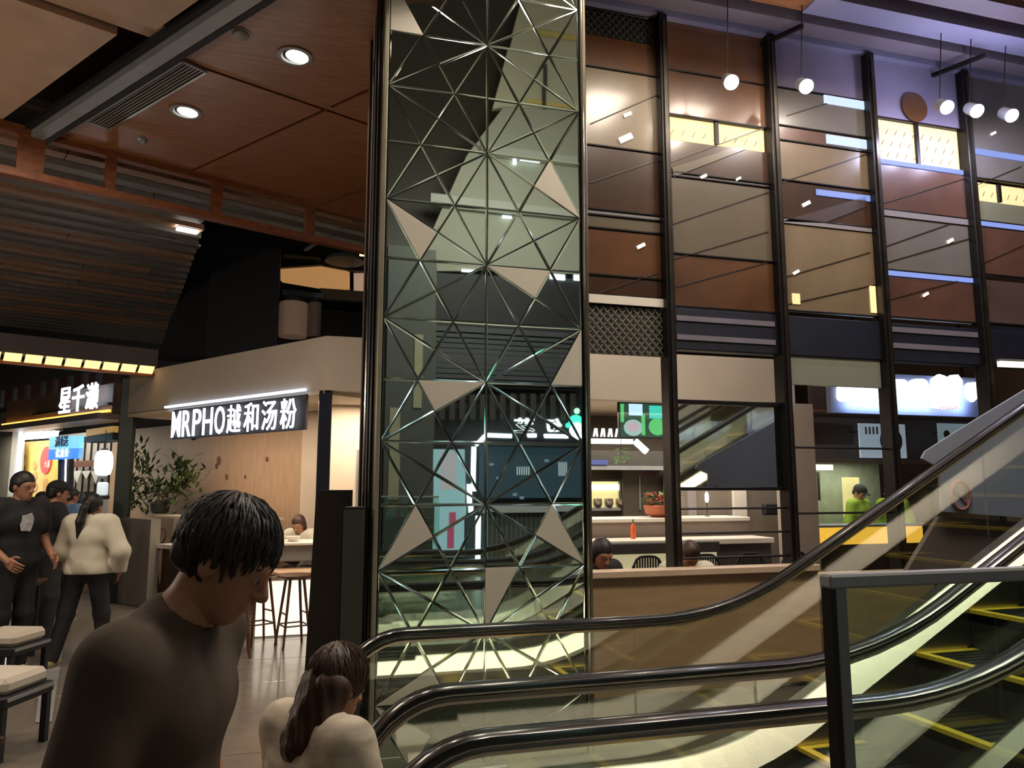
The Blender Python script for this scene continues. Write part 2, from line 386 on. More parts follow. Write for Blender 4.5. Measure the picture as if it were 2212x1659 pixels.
d1 = thing('door_1', None, None, (1.03, 9.66, 0), kind='structure')
MB().box((.76, 9.66, 0), (1.30, 9.70, 2.10)).build('door_leaf', GREYM, d1)
MB().bbox((.80, 9.63, 1.0), (.82, 9.66, 1.15), .004).build('door_handle', CHROME, d1)
MB().box((1.8, 11.2, 0), (11, 11.3, 2.9)).build('wall_back', mat('brown_grey_wall', (.16, .125, .10), .6, noise=.1, nscale=3), kind='structure')
# ---- corner post and end post of the restaurant
MB().bbox((.25, 8.58, 0), (.39, 8.72, 2.70), .01).build('corner_post', NAVY, label='slim dark post carrying the corner of the beige restaurant fascia', cat='post')
p = kp(4.70, .05, 0)
MB().bbox((p.x - .10, p.y - .10, 0), (p.x + .10, p.y + .10, 3.25), .01).build('end_post', mat('dark_green_metal', (.018, .026, .022), .4, .3, noise=.2, nscale=5), label='dark green post between the noodle restaurant and the snack shop', cat='post')
# ---- the wall opposite, seen mirrored in the column
YB = -5.02
def vm(px, py, dy=0.0):                    # point of the opposite wall that the mirror shows at this pixel
    p = on_y(px, py, 2 * 4.639 - YB); return Vector((p.x, YB + dy, p.z))
OLIVE = mat('olive_grey_plaster', (.30, .30, .24), .7, noise=.05, nscale=1.5)
DRKG = mat('dark_grey_green_wall', (.018, .022, .022), .5, noise=.1, nscale=2)
wb = thing('wall_opposite', None, None, (3, YB, 0), kind='structure')
zc = vm(1100, 578).z; ztop = vm(1100, -40).z
MB().box((-6, YB - .5, 0), (9, YB - .4, zc)).build('shopfront_backing', DRKG, wb)
pl = [vm(900, 578), vm(1300, 578), vm(1300, 232), vm(1090, 225), vm(1010, 330)]
MB().prism([Vector((q.x, YB - .3, q.z)) for q in pl], (0, .12, 0)).build('bulkhead_panel', OLIVE, wb)
pl = [vm(1075, 212), vm(1300, 215), vm(1300, -60), vm(1150, -60), vm(1110, 90)]
MB().prism([Vector((q.x, YB - .6, q.z)) for q in pl], (0, .12, 0)).build('bulkhead_panel', mat('cream_olive_plaster', (.50, .47, .34), .7, noise=.06, nscale=1.2), wb)
MB().box((-6, YB - .95, zc), (9, YB - .9, ztop + 2)).build('upper_wall', mat('dark_brown_wall', (.030, .022, .014), .5, noise=.2, nscale=1), wb)
# ================================================================== THE MIRRORED COLUMN
YP = 4.639; X0, X1 = .505, 1.812; CW = (X1 - X0) / 2; XC = (X0 + X1) / 2; AL = .766
colm = thing('mirrored_column', 'square column faced with triangular bevelled mirror pieces and cream triangles', 'column', (XC, YP + .42, 0))
MB().box((X0 - .03, YP + .03, 0), (X1 + .03, YP + .86, 6.1)).build('core', BLACK, colm)
MB().box((X0 - .045, YP + .06, 0), (X0 - .031, YP + .84, 6.0)).build('side_mirror', mat('grey_mirror', (.16, .15, .13), .12, 1, noise=.05, nscale=3), colm)
for x, y, wd, m in ((X0 - .036, YP - .012, .030, mat('olive_trim', (.30, .28, .20), .35, .4, noise=.1, nscale=5)), (X0 - .058, YP + .10, .02, MULL), (X0 - .060, YP + .30, .022, NAVY), (X0 - .060, YP + .50, .02, CHROME), (X0 - .060, YP + .80, .04, WOODD), (X1 + .012, YP - .012, .022, CHROME), (X1 + .036, YP + .0, .022, BRONZE)):
    MB().bbox((x, y, 0), (x + wd, y + .045, 6.0), .006).build('corner_trim', m, colm)
# lattice of equilateral triangles, each cut by its medians into six right-angled pieces
def Cn(k): return (XC, 1.536 + AL * k)
def Ln(k): return (X0, 1.153 + AL * k)
def Rn(k): return (X1, 1.153 + AL * k)
pieces = []
def six(A, B, C):
    G = tuple(sum(q) / 3 for q in zip(A, B, C))
    for P, Q in ((A, B), (B, C), (C, A)):
        M = ((P[0] + Q[0]) / 2, (P[1] + Q[1]) / 2)
        pieces.append((P, M, G)); pieces.append((Q, M, G))
for k in range(-2, 6):
    for S in (Ln, Rn):
        six(S(k), S(k + 1), Cn(k)); six(Cn(k), Cn(k + 1), S(k + 1))
cream_px = [(865, 40), (890, 512), (1135, 610), (1205, 420), (1238, 790), (960, 855), (885, 1180), (1225, 1165), (1078, 1285), (880, 1490), (880, 1610)]
cream_pts = []
for px, py in cream_px: q = on_y(px, py, YP); cream_pts.append((q.x, q.z))
def inside(p, t):
    def sg(a, b): return (p[0] - b[0]) * (a[1] - b[1]) - (a[0] - b[0]) * (p[1] - b[1])
    d = [sg(t[0], t[1]), sg(t[1], t[2]), sg(t[2], t[0])]
    return not (min(d) < 0 and max(d) > 0)
def clipz(tri, lo=.02, hi=5.95):
    def cl(poly, f):
        out = []
        for i in range(len(poly)):
            a, b = poly[i], poly[(i + 1) % len(poly)]
            fa, fb = f(a), f(b)
            if fa >= 0: out.append(a)
            if fa * fb < 0:
                u = fa / (fa - fb); out.append((a[0] + (b[0] - a[0]) * u, a[1] + (b[1] - a[1]) * u))
        return out
    return cl(cl(list(tri), lambda p: p[1] - lo), lambda p: hi - p[1])
rnd = random.Random(3)
for tri in pieces:
    poly = clipz(tri)
    if len(poly) < 3: continue
    ar = sum(poly[i][0] * poly[(i+1) % len(poly)][1] - poly[(i+1) % len(poly)][0] * poly[i][1] for i in range(len(poly)))
    if abs(ar) < 1e-4: continue
    if ar < 0: poly = poly[::-1]           # counter-clockwise seen from -y
    n = len(poly)
    cream = any(inside(c, tri) for c in cream_pts)
    def inset(d):
        out = []
        for i in range(n):
            p0, p1, p2 = (Vector((*poly[(i + j) % n], 0)) for j in (-1, 0, 1))
            e1 = (p1 - p0).normalized(); e2 = (p2 - p1).normalized()
            n1 = Vector((-e1.y, e1.x, 0)); n2 = Vector((-e2.y, e2.x, 0))
            bis = (n1 + n2); den = 1 + n1.dot(n2)
            q = p1 + bis * (d / max(den, .18)); out.append((q.x, q.y))
        return out
    g = inset(.0012); bv = inset(.0012 + (.004 if cream else .0095))
    m = MB(); yb, yf = YP + .03, YP - .0
    tilt = (rnd.uniform(-1, 1) * .0010, rnd.uniform(-1, 1) * .0010)
    cx, cz = sum(p[0] for p in bv) / n, sum(p[1] for p in bv) / n
    back = [(p[0], yb, p[1]) for p in g]; rim = [(p[0], YP + .0008, p[1]) for p in g]
    top = [(p[0], yf + (p[0] - cx) * tilt[0] + (p[1] - cz) * tilt[1], p[1]) for p in bv]
    m.add(back + rim + top, [], 0); b = 0
    for i in range(n):
        j = (i + 1) % n
        m.f.append([i, j, n + j, n + i]); m.mi.append(1)
        m.f.append([n + i, n + j, 2 * n + j, 2 * n + i]); m.mi.append(1)
    m.f.append([2 * n + i for i in range(n)]); m.mi.append(0)
    m.build('cream_triangle' if cream else 'mirror_piece', [CREAMT, CREAMT] if cream else [MIRROR, BEVEL], colm)

# ================================================================== ESCALATORS
PHI = math.radians(28.5); XB = 1.85; RB = 1.8; ZR = .95; RN = .33; XN = .55; XEND = 7.2
def prof(x):                               # handrail height above the landing
    if x < XB: return ZR
    xe = XB + RB * math.sin(PHI)
    if x < xe: return ZR + RB - math.sqrt(RB * RB - (x - XB) ** 2)
    return ZR + RB * (1 - math.cos(PHI)) + (x - xe) * math.tan(PHI)
def xs_(a, b, st_=.12):
    n = max(2, int((b - a) / st_) + 1); return [a + (b - a) * i / (n - 1) for i in range(n)]
def escalator(name, label, ya, yb, only_far=False):
    e = thing(name, label, 'escalator', (XN, (ya + yb) / 2, 0))
    zc = ZR - RN
    for y, inn in ((ya, 1), (yb, -1)):
        # handrail: newel loop, landing, incline
        path = [(XN + .5, y, zc - RN)] + [(XN + RN * math.cos(a), y, zc + RN * math.sin(a)) for a in [math.radians(270 - 180 * i / 18) for i in range(19)]]
        path += [(x, y, prof(x)) for x in xs_(XN + .12, XEND, .1)]
        hr = MB()
        k = len(path); pv = [Vector(p) for p in path]; rings = []
        for i, p in enumerate(pv):
            d = (pv[min(i + 1, k - 1)] - pv[max(i - 1, 0)]).normalized(); u = Vector((-d.z, 0, d.x)); sd = Vector((0, 1, 0))
            rings.append([p + sd * (.041 * math.copysign(abs(math.cos(q)) ** .7, math.cos(q))) + u * (.024 * math.copysign(abs(math.sin(q)) ** .7, math.sin(q))) for q in [2 * math.pi * j / 12 for j in range(12)]])
        hr.add([v for r in rings for v in r], [[i*12+j, i*12+(j+1) % 12, (i+1)*12+(j+1) % 12, (i+1)*12+j] for i in range(k-1) for j in range(12)])
        hr.build('handrail', RUBBER, e, smooth=True)
        # guide rail under the handrail
        gp = [(XN + (RN - .035) * math.cos(a), y, zc + (RN - .035) * math.sin(a)) for a in [math.radians(250 - 160 * i / 16) for i in range(17)]] + [(x, y, prof(x) - .035) for x in xs_(XN + .1, XEND, .15)]
        MB().tube(gp, .012, 6).build('guide_rail', STEEL, e, smooth=True)
        # glass panels
        LOW = .72
        cuts = [XN, 1.75, 2.95, 4.15, 5.35, 6.55, XEND]
        for i in range(len(cuts) - 1):
            a, b = cuts[i] + (.004 if i else 0), cuts[i + 1] - .004
            up = [Vector((x, y - .006, prof(x) - .045)) for x in xs_(a, b)]
            lo = [Vector((x, y - .006, prof(x) - LOW)) for x in xs_(a, b)]
            if i == 0:
                up = [Vector((XN + (RN - .045) * math.cos(q), y - .006, zc + (RN - .045) * math.sin(q))) for q in [math.radians(262 - 160 * j / 14) for j in range(15)]] + up[1:]
            poly = up + lo[::-1]
            MB().prism(poly, (0, .012, 0)).build('glass_panel', GLASS, e)
        # steel deck, skirt and outer cladding
        dk = MB()
        X = xs_(XN + .1, XEND, .12)
        y_in = y + inn * .13; y_out = y - inn * .09
        for i in range(len(X) - 1):
            x0, x1 = X[i], X[i + 1]; z0, z1 = prof(x0) - LOW, prof(x1) - LOW
            dk.add([(x0, y_out, z0), (x1, y_out, z1), (x1, y, z1 + .012), (x0, y, z0 + .012), (x0, y_in, z0 - .105), (x1, y_in, z1 - .105)], [(0, 1, 2, 3), (3, 2, 5, 4)] if inn > 0 else [(3, 2, 1, 0), (4, 5, 2, 3)])
        dk.build('deck', STEEL, e, smooth=True)
        sk = MB()
        for i in range(len(X) - 1):
            x0, x1 = X[i], X[i + 1]; z0, z1 = prof(x0) - LOW - .105, prof(x1) - LOW - .105
            f = [(x0, y_in, z0 - .20), (x1, y_in, z1 - .20), (x1, y_in, z1), (x0, y_in, z0)]
            sk.add(f, [(0, 1, 2, 3)] if inn < 0 else [(3, 2, 1, 0)])
        sk.build('skirt', STEEL, e, smooth=True)
        oc = MB()
        for i in range(len(X) - 1):
            x0, x1 = X[i], X[i + 1]; z0, z1 = prof(x0) - LOW, prof(x1) - LOW
            f = [(x0, y_out, max(0, z0 - .95)), (x1, y_out, max(0, z1 - .95)), (x1, y_out, z1), (x0, y_out, z0)]
            oc.add(f, [(0, 1, 2, 3)] if inn > 0 else [(3, 2, 1, 0)])
        oc.build('outer_cladding', STEELD, e, smooth=True)
    # landing plate, comb, steps with yellow edges
    w0, w1 = ya + .133, yb - .133
    MB().box((XN - .25, w0, 0), (1.30, w1, .012)).build('landing_plate', STEELD, e)
    MB().box((1.30, w0, 0), (1.42, w1, .016)).build('comb_plate', YELLOW, e)
    x = 1.42; k = 0
    while x < XEND - .4:
        z = prof(x + .2) - ZR
        sp = MB().box((x, w0, z - .06), (x + .40, w1, z))
        for q in range(14):
            yy = w0 + .05 + (w1 - w0 - .1) * q / 13; sp.box((x + .045, yy - .012, z), (x + .395, yy + .012, z + .006))
        zn = prof(x - .2) - ZR if k else 0
        sp.box((x + .0, w0, min(zn, z) - .06), (x + .02, w1, z - .0))
        s_ = sp.build('step', STEPM, e)
        MB().box((x - .004, w0, z - .012), (x + .045, w1, z + .009)).build('yellow_edge', YELLOW, s_)
        MB().box((x + .045, w1 - .045, z - .002), (x + .40, w1, z + .009)).build('yellow_edge', YELLOW, s_)
        MB().box((x + .045, w0, z - .002), (x + .40, w0 + .045, z + .009)).build('yellow_edge', YELLOW, s_)
        x += .40; k += 1
    # truss casing below the steps
    tc = MB(); X = xs_(1.0, XEND, .3)
    tc.prism([Vector((x, w0, prof(x) - ZR - .20)) for x in X] + [Vector((x, w0, max(-.10, prof(x) - ZR - .95))) for x in X[::-1]], (0, w1 - w0, 0))
    tc.build('truss_casing', STEELD, e)
    return e
escalator('escalator', 'far escalator with black handrails and glass sides beside the mirrored column', 2.69, 3.78)
escalator('escalator', 'near escalator that the man in brown is about to board', 1.06, 2.17)
# ---- framed safety glass panel in the right foreground
YG = .86
gp = thing('safety_glass_panel', 'tall framed safety glass panel standing in the right foreground', 'glass panel', on_y(1800, 1600, YG))
a = on_y(1800, 1250, YG); b = on_y(2290, 1245, YG); zt = a.z
MB().box((a.x + .012, YG - .005, .05), (b.x + .5, YG + .005, zt - .01)).build('glass_pane', GLASSG, gp)
MB().bbox((a.x - .004, YG - .008, 0), (a.x + .014, YG + .008, zt), .002).build('post', mat('grey_green_metal', (.20, .22, .20), .35, .6, noise=.1, nscale=9), gp)
MB().box((a.x - .012, YG - .008, 0), (a.x - .0042, YG + .010, zt)).build('dark_edge', MULL, gp)
MB().bbox((a.x - .014, YG - .012, zt - .012), (b.x + .5, YG + .012, zt + .006), .003).build('top_rail', GREYM, gp)
MB().bbox((a.x - .014, YG - .02, 0), (b.x + .5, YG + .02, .06), .003).build('bottom_rail', GREYM, gp)
# ================================================================== GLAZED SCREEN ON THE RIGHT
YS = 5.93
MX = [3.12, 4.27, 5.415, 6.61, 7.85]
ords = ('first', 'second', 'third', 'fourth')
for i, x in enumerate(MX):
    if i == 4: break
    m = thing('steel_mullion', '%s tall dark steel mullion counted from the mirrored column' % ords[i], 'mullion', (x, 5.9, 0), group='mullions of the glazed screen')
    MB().bbox((x - .042, 5.84, 0), (x + .042, 5.99, 5.97), .006).build('shaft', MULL, m)
    MB().box((x - .014, 5.825, .02), (x + .014, 5.84, 5.9)).build('cover_strip', mat('mullion_strip', (.05, .04, .032), .3, .7, noise=.2, nscale=9), m)
def panelmat(n, c, r=.25, noise=.10, nsc=1.2): return mat(n, c, r, noise=noise, nscale=nsc, coat=.5, coat_rough=.12)
PB = panelmat('brown_reflection_panel', (.105, .044, .018), noise=.45); PD = panelmat('dark_brown_reflection_panel', (.050, .021, .011), noise=.4)
PO = panelmat('orange_brown_reflection_panel', (.26, .105, .035), noise=.25)
PT_ = panelmat('taupe_reflection_panel', (.125, .10, .072), noise=.18); PE = panelmat('beige_reflection_panel', (.20, .145, .09), noise=.25)
PL = panelmat('lilac_reflection_panel', (.24, .21, .30)); PG = panelmat('grey_reflection_panel', (.155, .14, .125), noise=.2); PR = panelmat('russet_reflection_panel', (.115, .055, .040), noise=.35)
PS = panelmat('pale_reflection_strip', (.26, .24, .25)); PGN = panelmat('grey_green_reflection_panel', (.22, .22, .15))
PP = panelmat('plum_reflection_panel', (.10, .062, .06), noise=.3)
bays = [  # panel colours stand in for reflections of the hall in glass
 ('beside the mirrored column', 1.90, 3.12, 1350, [(-20, 32, PB), (85, 155, PB), (155, 322, PE), (322, 458, PD), (458, 470, PS), (470, 498, PT_), (498, 598, PB), (598, 640, PD)]),
 ('between the first two mullions', 3.12, 4.27, 1555, [(60, 168, PB), (168, 262, PB), (314, 384, PD), (384, 392, PS), (392, 556, PT_), (556, 668, PB)]),
 ('between the second and third mullions', 4.27, 5.415, 1785, [(100, 205, PL), (205, 285, PG), (285, 316, PR), (316, 400, PE), (400, 482, PD), (492, 676, PE)]),
 ('between the third and fourth mullions', 5.415, 6.61, 1995, [(120, 268, PL), (364, 462, PR), (476, 590, PG), (602, 690, PR)]),
 ('at the right-hand end of the screen', 6.61, 7.85, 2165, [(150, 392, PG), (438, 482, PGN), (494, 596, PR), (606, 700, PP), (700, 790, NAVY)]),
]
for nm, xa, xb, pc, lst in bays:
    bay = thing('glazed_bay', 'stack of glazed panels painted as brown and beige reflections %s' % nm, 'glazed screen', ((xa + xb) / 2, YS, on_y(pc, 690, YS).z), group='bays of the glazed screen')
    for y0, y1, m in lst:
        z1, z0 = on_y(pc, y0, YS).z, on_y(pc, y1, YS).z
        MB().bbox((xa + .03, YS, z0 + .006), (xb - .03, YS + .04, z1 - .006), .006).build('panel', m, bay)
        MB().bbox((xa + .03, YS - .014, z0 - .009), (xb - .03, YS + .03, z0 + .007), .003).build('transom', MULL, bay)
    # further features of single bays
    def strip(y0, y1, x0, x1, m, name='glow_strip', dy=-.012):
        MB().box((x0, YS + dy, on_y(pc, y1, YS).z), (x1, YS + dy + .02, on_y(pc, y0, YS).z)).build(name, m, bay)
    def lit(y0, y1, x0, x1, nsplit):
        z1, z0 = on_y(pc, y0, YS).z, on_y(pc, y1, YS).z
        wn = MB().box((x0, YS + .03, z0), (x1, YS + .05, z1)).build('lit_window', Y_WIN, bay)
        for i in range(1, nsplit):
            x = x0 + (x1 - x0) * i / nsplit; MB().box((x - .018, YS + .0, z0), (x + .018, YS + .03, z1)).build('glazing_bar', MULL, wn)
        # pattern of small slanting perforation bars
        pb = MB()
        for i in range(int((x1 - x0) / .11)):
            for j in range(max(1, int((z1 - z0) / .12))):
                x = x0 + .06 + i * .11 + (j % 2) * .05; z = z0 + .05 + j * .12
                if x < x1 - .04: pb.bar((x, YS + .026, z), (x + .03, YS + .026, z + .05), .008, .006, side=(0, 1, 0))
        settag(pb.build('perforation_pattern', mat('amber_bar', (.35, .22, .08), .5, noise=.1, nscale=5), wn), kind='stuff')
    if xa == 3.12:
        lit(264, 312, xa + .05, xb - .05, 2)
        MB().prism([on_y(1452, 362, YS - .012), on_y(1585, 319, YS - .012), on_y(1612, 322, YS - .012), on_y(1456, 382, YS - .012)], (0, .01, 0)).build('reflected_strip', PT_, bay)  # diagonal reflection painted on as a strip
    if xa == 4.27:
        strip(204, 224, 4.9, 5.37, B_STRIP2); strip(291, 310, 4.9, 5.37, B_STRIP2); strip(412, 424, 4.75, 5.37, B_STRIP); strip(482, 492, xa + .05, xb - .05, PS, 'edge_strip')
        MB().prism([on_y(1690, 478, YS - .012), on_y(1870, 425, YS - .012), on_y(1872, 446, YS - .012), on_y(1780, 482, YS - .012)], (0, .01, 0)).build('reflected_strip', WOODD, bay)  # dark reflected diagonal, painted on as a strip
        strip(610, 668, 5.30, 5.36, Y_PANEL, 'lit_strip'); strip(640, 662, 4.42, 4.50, Y_WIN, 'lit_strip')  # glowing strips painted as lights reflected in the glass
    if xa == 5.415:
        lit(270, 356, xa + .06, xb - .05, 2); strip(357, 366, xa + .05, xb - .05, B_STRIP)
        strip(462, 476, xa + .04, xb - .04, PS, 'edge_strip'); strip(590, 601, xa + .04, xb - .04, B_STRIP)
        c = on_y(1975, 232, YS - .012)
        MB().lathe([(.001, 0), (.15, 0), (.16, .008), (.001, .012)], c, 20, axis=(0, -1, 0)).build('brown_disc', PB, bay, smooth=True)
    if xa == 6.61:
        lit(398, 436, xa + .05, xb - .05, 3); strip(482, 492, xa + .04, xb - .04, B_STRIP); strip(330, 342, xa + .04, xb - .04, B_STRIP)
    reflected_lines = {1.90: [((1275, 395), (1425, 345)), ((1275, 640), (1420, 590)), ((1275, 268), (1420, 205))], 3.12: [((1450, 350), (1655, 275)), ((1450, 485), (1660, 415)), ((1455, 560), (1660, 500)), ((1460, 620), (1665, 565))], 4.27: [((1685, 395), (1880, 330)), ((1690, 600), (1880, 545)), ((1690, 660), (1890, 615)), ((1700, 250), (1790, 222))], 5.415: [((1905, 535), (2090, 470)), ((1910, 650), (2095, 600)), ((1905, 440), (2085, 385)), ((1905, 570), (2095, 515))], 6.61: [((2110, 400), (2205, 360)), ((2120, 570), (2210, 530))]}[xa]
    for p0, p1 in reflected_lines:
        a_, b_ = on_y(*p0, YS - .004), on_y(*p1, YS - .004); MB().bar(a_, b_, .008, .009, side=(0, 1, 0)).build('reflected_line', mat('reflected_line_brown', (.045, .027, .020), .4, noise=.2, nscale=6), bay)  # thin bars painted as reflected diagonal lines in the glass
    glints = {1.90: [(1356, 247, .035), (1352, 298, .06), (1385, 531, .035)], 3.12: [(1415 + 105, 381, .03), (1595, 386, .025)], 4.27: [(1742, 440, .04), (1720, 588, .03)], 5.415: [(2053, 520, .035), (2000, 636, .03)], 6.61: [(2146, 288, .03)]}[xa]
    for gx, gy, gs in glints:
        a_ = on_y(gx, gy, YS - .012); MB().bar(a_ - Vector((gs, 0, gs * .55)), a_ + Vector((gs, 0, gs * .55)), .015, gs * .9, side=(0, 1, 0)).build('painted_glint', glow('painted_glint_glow', (1, .88, .76), 1.1), bay)  # glowing dashes painted as glints of ceiling lamps in the glass
    if xa == 1.90:
        # dark mesh grilles, upper and lower
        for (y0, y1, mm) in ((34, 84, GREYD), (664, 766, mat('mesh_grey', (.17, .155, .13), .5, .3, noise=.3, nscale=40))):
            z1, z0 = on_y(pc, y0, YS).z, on_y(pc, y1, YS).z
            g = MB().box((xa + .03, YS + .02, z0), (xb - .03, YS + .04, z1)).build('grille', GREYD if y0 < 100 else mat('grille_back', (.07, .062, .052), .6, noise=.1, nscale=5), bay)
            wm = MB(); n = int((xb - xa) / .07)
            for i in range(-4, n + 1):
                x = xa + .05 + i * .07
                xaa, xbb = max(x, xa + .03), min(x + (z1 - z0) * .9, xb - .03)
                if xbb > xaa: wm.bar((xaa, YS + .012, z0 + (xaa - x) / .9), (xbb, YS + .012, z0 + (xbb - x) / .9), .012, .012, side=(0, 1, 0))
                if xbb > xaa: wm.bar((xaa, YS + .004, z1 - (xaa - x) / .9), (xbb, YS + .004, z1 - (xbb - x) / .9), .008, .01, side=(0, 1, 0))
            settag(wm.build('mesh', mm, g), kind='stuff')
        strip(642, 660, xa + .03, xb - .03, WHITE, 'white_band', dy=-.03)
# navy transom beam across bays two to five
nb = thing('transom_beam', 'wide navy black transom beam below the upper panels of the glazed screen', 'beam', (5, YS, 2.9))
def zz(px, py): return on_y(px, py, YS).z
zt_, zb_ = zz(1555, 672), zz(1555, 760)
MB().bbox((3.15, YS - .02, zb_), (7.6, YS + .10, zt_), .008).build('beam_body', NAVY, nb)
PSD = mat('grey_mauve_strip', (.17, .15, .19), .4, noise=.1, nscale=4)
for xa, xb, ys_, pc in ((3.2, 4.2, (695, 735), 1560), (5.5, 6.55, (718, 752), 2000)):
    for y in ys_: MB().box((xa, YS - .032, zz(pc, y + 5)), (xb, YS - .02, zz(pc, y - 6))).build('pale_strip', PSD, nb)
# pane under the beam between the second and third mullions, mirroring the hall
MB().bbox((4.32, YS, zz(1785, 834)), (5.37, YS + .02, zz(1785, 762)), .004).build('reflecting_window', mat('grey_green_mirror', (.34, .36, .29), .12, .35, noise=.05, nscale=2), label='grey green reflecting pane under the navy beam left of the white sign', cat='window')
# ---- spotlights hung in front of the screen
def spot(px, py, label, y=5.45, col=(1, .86, .68), en=16):
    c = on_y(px, py, y); t = thing('spotlight', label, 'spotlight', c, group='track spotlights')
    ax = Vector((-.25, -.75, -.6)).normalized()
    MB().lathe([(.03, -.18), (.055, -.17), (.062, -.02), (.066, 0.0), (.058, .004)], c, 16, axis=ax).build('housing', GREYM, t, smooth=True)
    MB().lathe([(.001, .003), (.052, .003), (.050, .010), (.001, .016)], c, 16, axis=ax).build('lens', W_LAMP, t, smooth=True)
    MB().tube([c - ax * .14, c - ax * .14 + Vector((0, 0, .1)), Vector((c.x, c.y, 6.02))], .005, 6).build('stem', MULL, t)
    l = bpy.data.lights.new('spot', 'POINT'); l.energy = en; l.color = col; l.shadow_soft_size = .05
    o = bpy.data.objects.new('spotlight_light', l); COL.objects.link(o); o.parent = t; o.location = ax * .08
spot(1580, 178, 'bright ceiling spotlight left of the second mullion'); spot(1742, 187, 'bright ceiling spotlight right of the second mullion', col=(.85, .82, 1))
spot(2046, 232, 'bright spotlight just left of the fourth mullion', col=(.66, .68, 1), en=22); spot(2111, 240, 'bright spotlight just right of the fourth mullion', col=(.66, .68, 1), en=22); spot(2186, 250, 'rightmost bright ceiling spotlight', col=(.66, .68, 1), en=22)
for (p0, p1) in (((1610, 112), (1735, 55)), ((1945, 190), (2130, 118))):
    a, b = on_z(*p0, 5.9), on_z(*p1, 5.9)
    MB().bar(a, b, .03, .04).build('lighting_track', MULL, label='thin dark lighting track near the %s mullion top' % ('second' if p0[0] < 1700 else 'fourth'), cat='lighting track')

# ================================================================== RESTAURANT ON THE RIGHT
# tan booth partition
pt = thing('booth_partition', 'long tan laminate booth partition behind the far escalator', 'partition', (3.2, 5.75, 0))
MB().box((1.95, 5.70, .03), (4.37, 5.78, .93)).build('front_panel', TAN, pt)
MB().bbox((1.95, 5.66, .93), (4.37, 5.82, .985), .006).build('top_ledge', mat('pink_beige_ledge', (.62, .46, .33), .4, noise=.06, nscale=5), pt)
pt2 = thing('low_wall', 'low tan wall running right below the white sign', 'low wall', (5.6, 5.75, 0))
MB().box((4.40, 5.70, .0), (7.6, 5.80, .86)).build('front_panel', TAN, pt2)
MB().bbox((4.40, 5.66, .86), (7.6, 5.84, .90), .006).build('top_ledge', TAN, pt2)
# bench with lit back behind the booth chairs
YC = 7.55
bt = thing('lit_bench_back', 'pale yellow lit bench back behind the black chairs', 'bench', (3.9, YC + .5, 0))
MB().box((1.9, YC + .42, 0), (4.75, YC + .50, .90)).build('back_panel', mat('pale_yellow_lit_panel', (.75, .68, .42), .5, emit=(1, .88, .5), es=.35), bt)
MB().bbox((1.9, YC + .34, .90), (4.75, YC + .58, 1.02), .01).build('dark_ledge', GREYD, bt)
# chairs with slatted backs
def slat_chair(x, y, rz, label):
    c = thing('dining_chair', label, 'chair', (x, y, 0), rz, group='black slatted chairs')
    MB().bbox((-.22, -.21, .43), (.22, .21, .47), .01).build('seat', GREYD, c, local=True)
    fr2 = [(-.21, -.22, .45)] + [(-.21 + .42 * i / 10, -.235, .47 + .46 * (1 - abs(2 * i / 10 - 1) ** 4) ** .5) for i in range(11)] + [(.21, -.22, .45)]
    MB().tube(fr2, .013, 6).build('back_frame', BLACK, c, smooth=True, local=True)
    for i in range(13):
        xx = -.18 + .03 * i; zt = .47 + .46 * (1 - abs(xx / .21) ** 4) ** .5 - .01
        MB().box((xx - .008, -.243, .47), (xx + .008, -.228, zt)).build('back_slat', BLACK, c, local=True)
    for sx in (-1, 1):
        for sy in (-1, 1): MB().tube([(sx * .19, sy * .18, .43), (sx * .21, sy * .20, 0)], .014, 6).build('leg', BLACK, c, local=True)
for px, lb in ((1378, 'black slatted dining chair between the two seated diners'), (1594, 'black slatted dining chair right of the diner in white'), (1690, 'black slatted dining chair beside the second mullion'), (1500, 'black slatted dining chair hidden behind the diner in white')):
    p = on_y(px, 1215, YC); slat_chair(p.x, YC, 0, lb)
# service counters
def yb(px, py, y): return on_y(px, py, y)
YK = 9.3
sc_ = thing('service_counter', 'two-level service counter with white tops in the restaurant', 'counter', (4, YK, 0))
z1 = yb(1400, 1119, YK).z; z2 = yb(1400, 1166, YK - .5).z
MB().box((2.2, YK, 0), (6.05, YK + .55, z1 - .05)).build('upper_body', mat('grey_brown_counter', (.24, .19, .155), .5, noise=.08, nscale=4), sc_)
MB().bbox((2.2, YK - .05, z1 - .05), (6.05, YK + .6, z1), .008).build('upper_top', WHITE, sc_)
MB().box((2.2, YK - .5, 0), (6.05, YK - .06, z2 - .07)).build('lower_body', GREYD, sc_)
MB().bbox((2.2, YK - .58, z2 - .07), (6.05, YK - .06, z2), .008).build('lower_top', WHITE, sc_)
# sauce bottle
p = yb(1368, 1160, YK - .3); bt_ = thing('sauce_bottle', 'orange red sauce bottle with green cap on the white counter', 'bottle', (p.x, YK - .3, z2))
MB().lathe([(.03, 0), (.033, .02), (.033, .15), (.014, .19), (.012, .20)], (p.x, YK - .3, z2), 14).build('body', mat('orange_sauce', (.75, .13, .02), .35, noise=.05, nscale=5), bt_, smooth=True)
MB().lathe([(.013, .2), (.012, .225), (.004, .25), (.001, .252)], (p.x, YK - .3, z2), 10).build('cap', LEAF, bt_, smooth=True)
